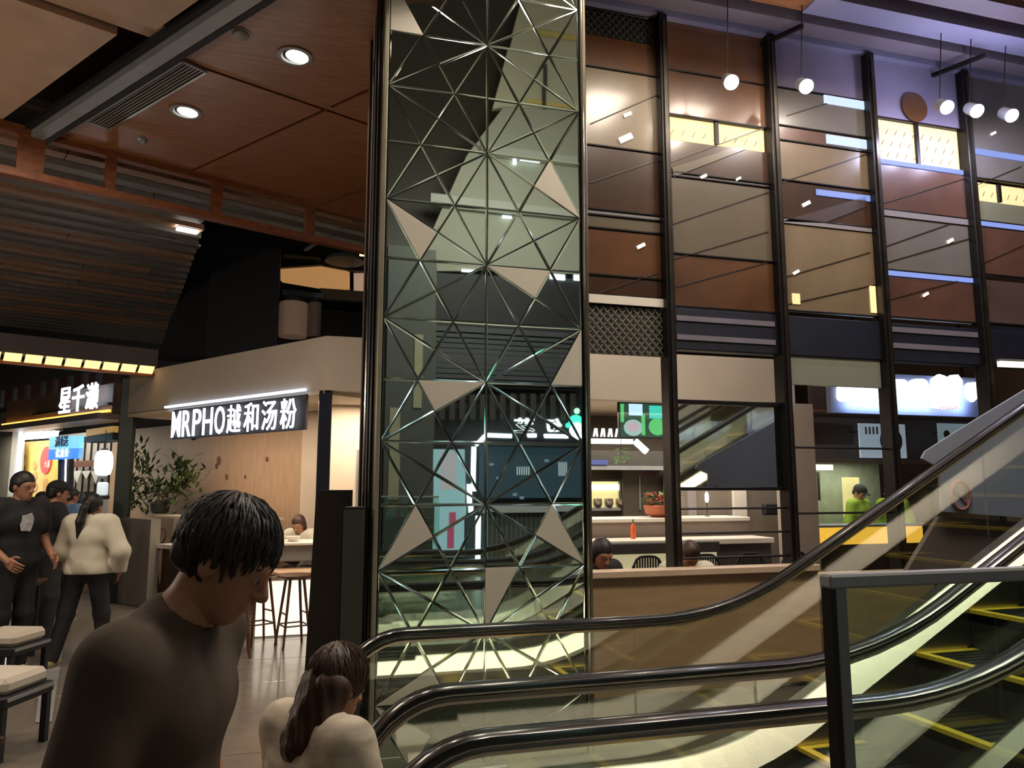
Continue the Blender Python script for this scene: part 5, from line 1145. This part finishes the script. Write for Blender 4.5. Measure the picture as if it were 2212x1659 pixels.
bal = thing('opposite_balcony_edge', 'pale horizontal balcony edges opposite, mirrored in the column', 'balcony edge', vm(1150, 470))
vbox('edge', 930, 440, 1262, 452, mat('grey_edge', (.36, .36, .32), .5, noise=.05, nscale=4), bal, -.05, .1); vbox('edge', 1040, 330, 1262, 338, mat('grey_edge', (.36, .36, .32), .5), bal, -.05, .1); vbox('post', 1186, 115, 1194, 248, GREYD, bal, -.4, .05)
vbox('amber_band', 1180, 40, 1262, 66, mat('amber_band', (.60, .45, .15), .6, noise=.1, nscale=3), bal, -.44, .03); vbox('amber_band', 1150, 190, 1262, 214, mat('amber_band', (.60, .45, .15), .6), bal, -.44, .03)
# ================================================================== PEOPLE
def snets(fn, lo, hi, h):
    lo = np.array(lo, float); hi = np.array(hi, float); n = np.maximum(np.ceil((hi - lo) / h).astype(int) + 1, 3)
    ax = [lo[i] + h * np.arange(n[i]) for i in range(3)]
    G = np.stack(np.meshgrid(*ax, indexing='ij'), -1).reshape(-1, 3)
    V = fn(G).reshape(n); S = V < 0
    c = np.zeros(n - 1, int)
    for dx in (0, 1):
        for dy in (0, 1):
            for dz_ in (0, 1): c += S[dx:n[0]-1+dx, dy:n[1]-1+dy, dz_:n[2]-1+dz_]
    act = (c > 0) & (c < 8); I = np.argwhere(act)
    if not len(I): return [], []
    acc = np.zeros((len(I), 3)); cnt = np.zeros(len(I))
    cor = [(a, b, d) for a in (0, 1) for b in (0, 1) for d in (0, 1)]
    for a in cor:
        for k in range(3):
            if a[k]: continue
            b = list(a); b[k] = 1
            va = V[I[:, 0]+a[0], I[:, 1]+a[1], I[:, 2]+a[2]]; vb = V[I[:, 0]+b[0], I[:, 1]+b[1], I[:, 2]+b[2]]
            m = (va < 0) != (vb < 0); t = np.where(m, va / np.where(m, va - vb, 1), 0)
            p = np.array(a, float)[None] + np.zeros((len(I), 3)); p[:, k] += t
            acc[m] += p[m]; cnt[m] += 1
    P = lo + h * (I + acc / cnt[:, None])
    idx = -np.ones(n - 1, int); idx[act] = np.arange(len(I)); faces = []
    for k in range(3):
        u, v = (k + 1) % 3, (k + 2) % 3
        sl0 = [slice(None)] * 3; sl1 = [slice(None)] * 3; sl0[k] = slice(0, n[k]-1); sl1[k] = slice(1, n[k])
        A, B = S[tuple(sl0)], S[tuple(sl1)]; E = np.argwhere(A != B)
        ok = (E[:, u] > 0) & (E[:, v] > 0) & (E[:, u] < n[u]-1) & (E[:, v] < n[v]-1); E = E[ok]
        flip = A[E[:, 0], E[:, 1], E[:, 2]]
        q = []
        for du, dv in ((-1, -1), (0, -1), (0, 0), (-1, 0)):
            e = E.copy(); e[:, u] += du; e[:, v] += dv; q.append(idx[e[:, 0], e[:, 1], e[:, 2]])
        q = np.stack(q, 1); q = q[(q >= 0).all(1)] if (q < 0).any() else q
        if len(q) == len(flip): q[~flip] = q[~flip][:, ::-1]
        faces.append(q)
    return P, np.concatenate(faces)
def cap(a, b, ra, rb=None):
    a = np.array(a, float); b = np.array(b, float); rb = ra if rb is None else rb; ab = b - a; L = max(ab @ ab, 1e-9)
    def f(P):
        t = np.clip((P - a) @ ab / L, 0, 1); return np.linalg.norm(P - a - t[:, None] * ab, axis=1) - (ra + (rb - ra) * t)
    f.bb = (np.minimum(a - ra, b - rb), np.maximum(a + ra, b + rb)); return f
def ell(c, r, R=None):
    c = np.array(c, float); r = np.array(r, float); R = np.eye(3) if R is None else np.array(R)
    def f(P):
        q = (P - c) @ R; k0 = np.linalg.norm(q / r, axis=1); k1 = np.linalg.norm(q / (r * r), axis=1); return k0 * (k0 - 1) / np.maximum(k1, 1e-9)
    m = r.max(); f.bb = (c - m, c + m); return f
def union(fs, k=.03, off=0.0):
    def f(P):
        d = None
        for g in fs:
            e = g(P)
            if d is None: d = e
            else:
                hh = np.clip(.5 + .5 * (d - e) / k, 0, 1); d = d * (1 - hh) + e * hh - k * hh * (1 - hh)
        return d - off
    f.bb = (np.min([g.bb[0] for g in fs], 0) - off, np.max([g.bb[1] for g in fs], 0) + off); return f
def to_obj(name, parts, m, parent, T, extra=None):
    Vs, Fs = [], []; b = 0
    for fn, h, clip in parts:
        g = (lambda P, fn=fn, clip=clip: np.maximum(fn(P), clip(P))) if clip else fn
        P, Q = snets(g, fn.bb[0] - 2 * h - .02, fn.bb[1] + 2 * h + .02, h)
        if len(P) == 0: continue
        Vs.append(P); Fs += (Q + b).tolist(); b += len(P)
    V = np.concatenate(Vs) * T['s']
    me = bpy.data.meshes.new(name); me.from_pydata(V.tolist(), [], Fs); me.polygons.foreach_set('use_smooth', [True] * len(me.polygons)); me.update()
    return link_mesh(name, me, m, parent)
def hand_parts(wr, d, side, palm_n, curl=.6, h=.0055):
    """palm and five separate curled fingers; d = direction of the fingers, side = towards the thumb"""
    wr = np.array(wr, float); d = np.array(d, float); d /= np.linalg.norm(d); sd = np.array(side, float); sd -= d * (sd @ d); sd /= np.linalg.norm(sd)
    pn = np.cross(d, sd); pn = pn if pn @ np.array(palm_n, float) > 0 else -pn
    fs = [cap(wr, wr + d * .03, .026, .03)]
    fs += [cap(wr + d * .035 + sd * x, wr + d * .088 + sd * x * 1.15, .014, .0125) for x in (-.03, -.01, .01, .03)]
    out = [union(fs, .012)]
    for x, L in ((.033, .072), (.011, .080), (-.011, .075), (-.033, .060)):
        p0 = wr + d * .088 + sd * x * 1.1; dd = d.copy(); segs = []
        for q, (f_, r0, r1) in enumerate(((.42, .0095, .0088), (.32, .0088, .008), (.26, .008, .0068))):
            ang = curl * (.5 + .45 * q); dd = d * math.cos(ang) + pn * math.sin(ang); p1 = p0 + dd * L * f_; segs.append(cap(p0, p1, r0, r1)); p0 = p1
        out.append(union(segs, .003))
    t0 = wr + d * .03 + sd * .028; t1 = t0 + (d * .5 + sd * .75 + pn * .25) * .045; t2 = t1 + (d * .85 + sd * .25 + pn * .4) * .032
    out.append(union([cap(t0, t1, .0135, .011), cap(t1, t2, .0105, .0085)], .004))
    return [(f, h, None) for f in out]
def strands(parent, hp, n, L, m, s, style):
    r = random.Random(5); mb = MB(); C = Vector((-.014, 0, .034)); R = Vector((.108, .087, .104)); crown = Vector((-.05, .01, .14)); k = 0
    def surf(p, e): d = Vector(((p.x - C.x) / R.x, (p.y - C.y) / R.y, (p.z - C.z) / R.z)).normalized(); return C + Vector((d.x * R.x * e, d.y * R.y * e, d.z * R.z * e)), d
    while k < n:
        p, d = surf(C + Vector((r.gauss(0, 1) * R.x, r.gauss(0, 1) * R.y, (r.gauss(0, 1) + .5) * R.z)), 1.0)
        zm = -.07 + (p.x + .045) / .10 * .14
        if p.z < max(min(zm, .05), -.06): continue
        if abs(p.y) > .06 and abs(p.x) < .03 and p.z < .03: continue
        k += 1; path = []; q = p; ll = L * r.uniform(.7, 1.25); f0 = Vector((r.uniform(-.3, .3), r.uniform(-.3, .3), 0))
        for i in range(6):
            path.append(Vector(hp(*q)) * s)
            t = (q - crown).normalized() + f0 + Vector((.15, 0, -.35)); nn = (q - C).normalized(); t = (t - nn * t.dot(nn)).normalized()
            q, _ = surf(q + t * ll / 5, 1.0 + .035 * math.sin(i * .9) + .012 * i * r.random())
            if style != 'short' and q.z < -.02 and q.x < .02: q = Vector((q.x, q.y, q.z))
        mb.tube(path, [.0050, .0052, .0046, .0036, .0024, .0010], 5)
    settag(mb.build('hair_strands', m, parent, smooth=True, local=True), kind='stuff')
STAND = dict(pelvis=(0, 0, .94), chest=(.01, 0, 1.27), neck=(.0, 0, 1.44), head=(.03, 0, 1.575), shL=(0, .185, 1.40), shR=(0, -.185, 1.40), elL=(-.03, .25, 1.11), elR=(-.03, -.25, 1.11),
  wrL=(.08, .25, .87), wrR=(.08, -.25, .87), hipL=(0, .09, .92), hipR=(0, -.09, .92), knL=(.02, .10, .50), knR=(.02, -.10, .50), anL=(-.02, .11, .085), anR=(-.02, -.11, .085))
SIT = dict(STAND, pelvis=(0, 0, .54), chest=(.06, 0, .86), neck=(.09, 0, 1.03), head=(.17, 0, 1.13), shL=(.08, .185, .99), shR=(.08, -.185, .99), elL=(.20, .26, .74), elR=(.20, -.26, .74), wrL=(.40, .14, .82), wrR=(.40, -.14, .82),
  hipL=(0, .09, .52), hipR=(0, -.09, .52), knL=(.42, .11, .50), knR=(.42, -.11, .50), anL=(.40, .11, .085), anR=(.40, -.11, .085))
def person(label, base, ang, pose, scale=1.0, h=.02, pitch=0, yaw=0, hair='short', shirt=CLOTHB, sleeve=.55, loose=.012, pants=DENIM, shoe=SHOE, hairm=HAIR, hem=None, eyes=False, extra=None, hands=True, fem=False, handcurl=.6):
    o = thing('person', label, 'person', base, ang); T = {'s': scale}
    J = {k: np.array(v, float) for k, v in pose.items()}
    cy, sy, cp_, sp_ = math.cos(yaw), math.sin(yaw), math.cos(pitch), math.sin(pitch)
    RH = np.array([[cy, -sy, 0], [sy, cy, 0], [0, 0, 1]]) @ np.array([[cp_, 0, sp_], [0, 1, 0], [-sp_, 0, cp_]])
    def hp(x, y, z): return J['head'] + RH @ np.array([x, y, z])
    up = J['chest'] - J['pelvis']; fw = np.array([1, 0, 0])
    ch, pe = J['chest'], J['pelvis']; lat = np.array([0, 1, 0]); sw = .075 if not fem else .06
    waist = pe * .55 + ch * .45
    torso = [cap(pe - lat * .07, pe + lat * .07, .115 if not fem else .12), cap(waist - lat * .06, waist + lat * .06, .098), cap(ch - lat * sw, ch + lat * sw, .118), cap(ch + (J['shL'] - ch) * .8 , ch + (J['shR'] - ch) * .8, .062), cap(pe, ch, .11)]
    neck = [cap(J['neck'] - np.array([0, 0, .03]), hp(-.02, 0, -.06), .056, .05)]
    trap = [cap(J['neck'] - np.array([0, 0, .02]), J['shL'] * .85 + J['neck'] * .15, .055, .05), cap(J['neck'] - np.array([0, 0, .02]), J['shR'] * .85 + J['neck'] * .15, .055, .05)]
    arm = lambda s: [cap(J['sh'+s], J['el'+s], .052, .042), cap(J['el'+s], J['wr'+s], .042, .028)]
    leg = lambda s: [cap(J['hip'+s], J['kn'+s], .088, .060), cap(J['kn'+s], J['an'+s], .060, .040)]
    def foot(s): a = J['an'+s]; return [cap(a + np.array([-.03, 0, -.045]), a + np.array([.15, 0, -.055]), .038, .028)]
    headp = [ell(hp(-.008, 0, .03), (.096, .076, .092), RH), ell(hp(.028, 0, -.045), (.062, .058, .075), RH), cap(hp(.060, 0, -.095), hp(.056, 0, -.098), .026), cap(hp(.080, -.03, .022), hp(.080, .03, .022), .013)]
    fine = [cap(hp(.088, 0, .012), hp(.112, 0, -.032), .008, .0135), cap(hp(.100, -.012, -.036), hp(.100, .012, -.036), .009), cap(hp(.086, -.017, -.062), hp(.086, .017, -.062), .0085), cap(hp(.084, -.014, -.074), hp(.084, .014, -.074), .009), ell(hp(-.008, .075, -.012), (.020, .009, .031), RH), ell(hp(-.008, -.075, -.012), (.020, .009, .031), RH)]
    hd = union(headp, .035); hd2 = union([hd] + fine, .010); hd2.bb = (hd.bb[0] - .03, hd.bb[1] + .03)
    core = union(torso + trap + neck + arm('L') + arm('R') + leg('L') + leg('R') + foot('L') + foot('R'), .04)
    parts = [(core, h, None), (union([hd2] + neck, .02), .010 if h > .012 else .006, None)]
    if hands:
        for s, q in (('L', 1), ('R', -1)):
            d = J['wr'+s] - J['el'+s]; d = d / np.linalg.norm(d)
            parts += hand_parts(J['wr'+s] + d * .01, d, np.array([.8, -.2 * q, .5]), np.array([0, -q, -.2]), handcurl)
    bo = to_obj('body', parts, SKIN, o, T)
    # shirt
    def part_arm(s):
        a, b, c = J['sh'+s], J['el'+s], J['wr'+s]
        if sleeve <= 1: return [cap(a, a + (b - a) * sleeve, .058, .056)]
        return [cap(a, b, .056, .05), cap(b, b + (c - b) * .94, .05, .040)]
    sh = union(torso + trap + part_arm('L') + part_arm('R'), .045, loose)
    hz = hem if hem is not None else pe[2] - .08
    nk = J['neck']
    ndir = hp(0, 0, 0) - nk; ndir = ndir / np.linalg.norm(ndir)
    def clip(P): return np.maximum(hz - P[:, 2], np.where(np.linalg.norm((P - nk) - ((P - nk) @ ndir)[:, None] * ndir, axis=1) < .075, (P - nk) @ ndir - .03, -1))
    to_obj('shirt', [(sh, h, clip)], shirt, o, T)
    tr_ = union([cap(pe - lat * .07, pe + lat * .07, .118)] + [cap(J['hip'+s], J['kn'+s], .092, .068) for s in 'LR'] + [cap(J['kn'+s], J['an'+s], .068, .055) for s in 'LR'], .035, .010)
    def clip2(P): return P[:, 2] - (pe[2] + .06)
    to_obj('trousers', [(tr_, h, clip2)], pants, o, T)
    for s in 'LR':
        a = J['an'+s]; sf_ = union([cap(a + np.array([-.035, 0, -.045]), a + np.array([.15, 0, -.05]), .042, .034), cap(a + np.array([-.01, 0, -.01]), a + np.array([0, 0, -.045]), .045)], .02)
        to_obj('shoe', [(sf_, max(.009, h * .6), lambda P: .004 - P[:, 2])], shoe, o, T)
    # hair
    hs = [ell(hp(-.014, 0, .034), (.106, .085, .102), RH), cap(hp(-.068, -.03, -.03), hp(-.068, .03, -.03), .032)]
    if hair == 'long': hs += [cap(hp(-.05, .05, -.02), hp(-.07, .06, -.20), .055, .045), cap(hp(-.05, -.05, -.02), hp(-.07, -.06, -.20), .055, .045), cap(hp(-.075, 0, -.02), hp(-.10, 0, -.22), .06, .05)]
    if hair == 'bob': hs += [cap(hp(-.03, .065, 0), hp(-.02, .075, -.09), .03, .026), cap(hp(-.03, -.065, 0), hp(-.02, -.075, -.09), .03, .026), cap(hp(-.07, 0, 0), hp(-.07, 0, -.08), .05)]
    hu = union(hs, .03)
    def hclip(P):
        q = (P - J['head']) @ RH; x, z = q[:, 0], q[:, 2]
        zmin = np.clip(-.105 + (x + .045) / .10 * .140, -.105 if hair == 'short' else -.5, .042)
        zmin = np.where((np.abs(x - .022) < .013) & (np.abs(q[:, 1]) > .05), np.minimum(zmin, -.03), zmin)
        if hair != 'short': zmin = np.where(x < -.01, -.5, np.where(np.abs(q[:, 1]) > .068, np.minimum(zmin, -.12 + (x + .01) * 2.2), zmin))
        ear = .027 - np.sqrt((x + .002) ** 2 + (z + .015) ** 2)
        r = zmin - z
        return np.maximum(r, np.where(np.abs(q[:, 1]) > .05, ear, -1)) if hair == 'short' else r
    hh = .009 if h > .012 else .007
    if h < .013:
        hu0 = hu
        def hu(P): q = (P - J['head']) @ RH; return hu0(P) + .0035 * np.sin(95 * q[:, 1] + 22 * q[:, 0]) * np.sin(40 * q[:, 0] + 31 * q[:, 2]) + .002 * np.sin(170 * q[:, 1] - 60 * q[:, 2])
        hu.bb = hu0.bb
    ho = to_obj('hair', [(hu, hh, hclip)], hairm, o, T)
    if h < .013: strands(ho, hp, 420 if hair == 'short' else 300, .085 if hair == 'short' else .15, hairm, scale, hair)
    if hair == 'pony':
        pt_ = union([cap(hp(-.10, 0, .03), hp(-.15, 0, -.02), .032, .036), cap(hp(-.15, 0, -.02), hp(-.165, .02, -.16), .038, .042), cap(hp(-.165, .02, -.16), hp(-.155, .03, -.33), .042, .018)], .02)
        to_obj('ponytail', [(pt_, .012, None)], hairm, o, T)
        to_obj('hair_tie', [(cap(hp(-.108, 0, .025), hp(-.114, 0, .02), .034), .009, None)], CLOTHBR, o, T)
    if hair == 'cap':
        cpf = union([ell(hp(-.008, 0, .045), (.112, .094, .098), RH)], .02)
        to_obj('cap', [(cpf, .009, lambda P: .045 - (P - J['head']) @ RH[:, 2])], CLOTHB, o, T)
        to_obj('cap_visor', [(ell(hp(.10, 0, .045), (.075, .075, .010), RH), .007, lambda P: .04 - (P - J['head']) @ RH[:, 0])], CLOTHB, o, T)
    if eyes:
        for q in (-1, 1):
            c = Vector(hp(.0835, .031 * q, -.004)) * scale; d = Vector(RH @ np.array([1, 0, 0]))
            e = MB().lathe([(.001, -.009), (.006, -.007), (.009, 0), (.0065, .0065), (.001, .009)], c, 12, axis=d).build('eye', mat('eye_white', (.30, .26, .23), .3, noise=.03, nscale=9), o, smooth=True, local=True)
            MB().lathe([(.0055, .006), (.0045, .0090), (.001, .0098)], c, 10, axis=d).build('pupil', BLACK, e, smooth=True, local=True)
            b0, b1, b2 = (Vector(hp(*v)) * scale for v in ((.089, .014 * q, .022), (.091, .034 * q, .028), (.080, .052 * q, .022)))
            MB().tube([b0, b1, b2], [.004, .005, .003], 6).build('eyebrow', hairm, o, smooth=True, local=True)
    if extra: extra(o, J, hp, scale)
    return o
SIT2 = dict(SIT, knL=(.20, .12, .50), knR=(.20, -.12, .50), anL=(.05, .12, .085), anR=(.05, -.12, .085), wrL=(.24, .16, .84), wrR=(.24, -.16, .84), elL=(.10, .27, .76), elR=(.10, -.27, .76))
def ground(px, D): p = at_d(px, 1200, D); return Vector((p.x, p.y, 0))
AR = -TH; AF = math.pi / 2 - TH               # headings: picture right, away from the viewer
# --- man in brown in the foreground, profile to the right, looking down
hw = at_d(490, 1206, 1.62)
pose = dict(STAND, pelvis=(-.03, 0, .94), chest=(-.005, 0, 1.255), neck=(.015, 0, 1.425), head=(.115, 0, 1.55), shL=(.03, .19, 1.375), shR=(-.02, -.19, 1.365), elL=(-.02, .26, 1.10), elR=(-.06, -.255, 1.09), wrL=(.10, .24, .88), wrR=(.09, -.25, .86), knL=(.16, .10, .52), anL=(.18, .11, .085), knR=(-.02, -.10, .50), anR=(-.18, -.11, .10))
b = Vector((hw.x, hw.y, 0)) - RGT * .115; msc = hw.z / 1.55
person('dark-haired man in a dark brown shirt walking right in the foreground', b, AR + .06, pose, msc, .011, math.radians(30), 0, 'short', CLOTHBR, .62, .016, eyes=True, handcurl=.8)
# --- girl with brown hair at the lower edge
hw = at_d(742, 1488, 2.0); sc = hw.z / 1.545
pose = dict(STAND, head=(.09, 0, 1.545), neck=(.02, 0, 1.43), elL=(.06, .25, 1.14), elR=(.06, -.25, 1.14), wrL=(.16, .20, .92), wrR=(.16, -.20, .92))
CREAMP = mat('cream_patterned_cloth', (.55, .48, .38), .85, noise=.35, nscale=9, stretch=(1, 1, 3), bump=.2)
g = Vector((hw.x, hw.y, 0)) - RGT * .09 * sc
person('brown-haired girl in a cream patterned top beside the man in brown', g, AR + .9, pose, sc, .012, math.radians(20), 0, 'long', CREAMP, 1.6, .02, hairm=HAIRB, eyes=True, fem=True)
# --- woman with ponytail in white
pose = dict(STAND, hipL=(0, .10, .92), knL=(-.02, .17, .50), anL=(-.10, .24, .085), knR=(.06, -.14, .50), anR=(.10, -.17, .085), elR=(-.06, -.33, 1.12), wrR=(.08, -.27, .92), elL=(.0, .26, 1.12), wrL=(.22, .18, 1.10))
person('woman with a black ponytail and white sweater seen from behind', ground(192, 7.35), AF + .12, pose, .925, .016, .05, -.2, 'pony', CLOTHW, 1.6, .038, fem=True, hem=.90)
# --- queue at the snack shop
def chest_print(o, J, hp, s):
    c = Vector(J['chest']) * s + Vector((.152, -.02, .0)); pts = []
    for i in range(11):
        a = 2 * math.pi * i / 11; q = .75 + .35 * ((i * 7) % 5) / 4; pts.append(c + Vector((0, math.cos(a) * .07 * q, math.sin(a) * .085 * q)))
    MB().prism(pts, (.008, 0, 0)).build('shirt_print', mat('grey_white_print', (.45, .45, .48), .8, noise=.3, nscale=20), o, local=True)
pose = dict(STAND, elR=(-.02, -.25, 1.12), wrR=(.20, -.20, .98), wrL=(.20, .2, .98))
person('man in a dark tee with a pale chest print at the left edge', ground(33, 6.95), AR - .45, pose, 1.045, .018, .12, .2, 'short', CLOTHB, .6, .02, extra=chest_print)
pose = dict(STAND, elR=(.10, -.25, 1.18), wrR=(.32, -.20, 1.20), wrL=(.1, .25, .9))
person('man in a black cap and black tee queueing left of the woman in white', ground(108, 8.3), AR + .75, pose, 1.0, .02, .1, 0, 'cap', CLOTHB, .6, .02)
person('person in a blue shirt standing behind the man in the black cap', ground(140, 10.0), AF - .3, STAND, .96, .022, .1, 0, 'short', CLOTHBL, .6, .02)
person('person in a white top between the two queueing men', ground(80, 8.8), AR - .8, STAND, .93, .022, .1, 0, 'bob', CLOTHW, .6, .02, fem=True)
# --- diners
def seated(label, head_pt, ang, pitch, hair, shirt, sc=1.0, hairm=HAIR, sleeve=.6, fem=False, pz=0, base=SIT):
    # head point fixes the place; feet on the floor or a foot rest
    hd = Vector((math.cos(ang), math.sin(ang), 0)); b = Vector((head_pt.x, head_pt.y, 0)) - hd * SIT['head'][0] * sc
    P = {k: (v[0], v[1], v[2] + (pz if k not in ('anL', 'anR') else 0)) for k, v in base.items()}
    person(label, b, ang, P, sc, .018, pitch, 0, hair, shirt, sleeve, .02, hairm=hairm, eyes=True, fem=fem)
AC = -math.pi / 2 - TH                        # facing the viewer
BRH = mat('dark_brown_hair', (.05, .022, .012), .5, noise=.4, nscale=40, stretch=(1, 1, .2), bump=.4)
hpnt = on_y(1490, 1200, 6.12); seated('diner in a white shirt bending over the table behind the first mullion', hpnt, AC + .1, .75, 'short', CLOTHW, 1.0, BRH, pz=hpnt.z - 1.13, base=SIT2)
hpnt = on_y(1300, 1196, 6.12); seated('dark-haired diner in black next to the mirrored column', hpnt, AC + .5, .45, 'bob', CLOTHB, 1.0, HAIR, fem=True, pz=hpnt.z - 1.13, base=SIT2)
for px, lb in ((1492, 'brown dining chair of the diner in white'), (1300, 'brown dining chair of the diner in black')):
    q = on_y(px, 1200, 6.30); c = thing('booth_stool', lb, 'stool', (q.x, q.y + .0, 0))
    MB().lathe([(.001, .36), (.17, .36), (.18, .38), (.17, .40), (.001, .40)], (q.x, q.y, 0), 16).build('seat', STOOLW, c, smooth=True)
    for a in range(4): MB().tube([(q.x + .1 * math.cos(.8 + a * 1.571), q.y + .1 * math.sin(.8 + a * 1.571), .37), (q.x + .17 * math.cos(.8 + a * 1.571), q.y + .17 * math.sin(.8 + a * 1.571), 0)], .014, 6).build('leg', STOOLW, c)
hpnt = Vector((ht.x + .0, ht.y + .42, 0)); q = at_d(645, 1133, (hpnt).dot(FWD)); hpnt = Vector((q.x, q.y, q.z))
seated('woman in white eating at the white high table', hpnt, AC - .2, .45, 'bob', CLOTHW, .93, BRH, 1.6, True, pz=hpnt.z / .93 - 1.13)
q = Vector((hpnt.x, hpnt.y + .17, 0)); stool(q.x, q.y, .4, 'bar stool under the woman in white at the high table')
# food bowl on the high table
c = Vector((ht.x - .12, ht.y - .1, 1.0)); bw = thing('noodle_bowl', 'pale bowl in front of the woman at the high table', 'bowl', c)
MB().lathe([(.04, 0), (.05, .01), (.09, .06), (.092, .062), (.08, .05), (.001, .045)], c, 18).build('bowl', WHITE, bw, smooth=True); MB().lathe([(.076, .046), (.07, .052), (.001, .054)], c, 16).build('soup', TERRA, bw, smooth=True)
# --- kitchen staff
for px, lb, an in ((1852, 'kitchen worker in a lime uniform left of the third mullion', AC + .6), (1926, 'kitchen worker in a lime uniform right of the third mullion', AC - .9)):
    q = on_y(px, 1050, YW + .55); person(lb, Vector((q.x, q.y, 0)), an, STAND, .98, .022, .5, 0, 'cap', CLOTHG, 1.6, .025)
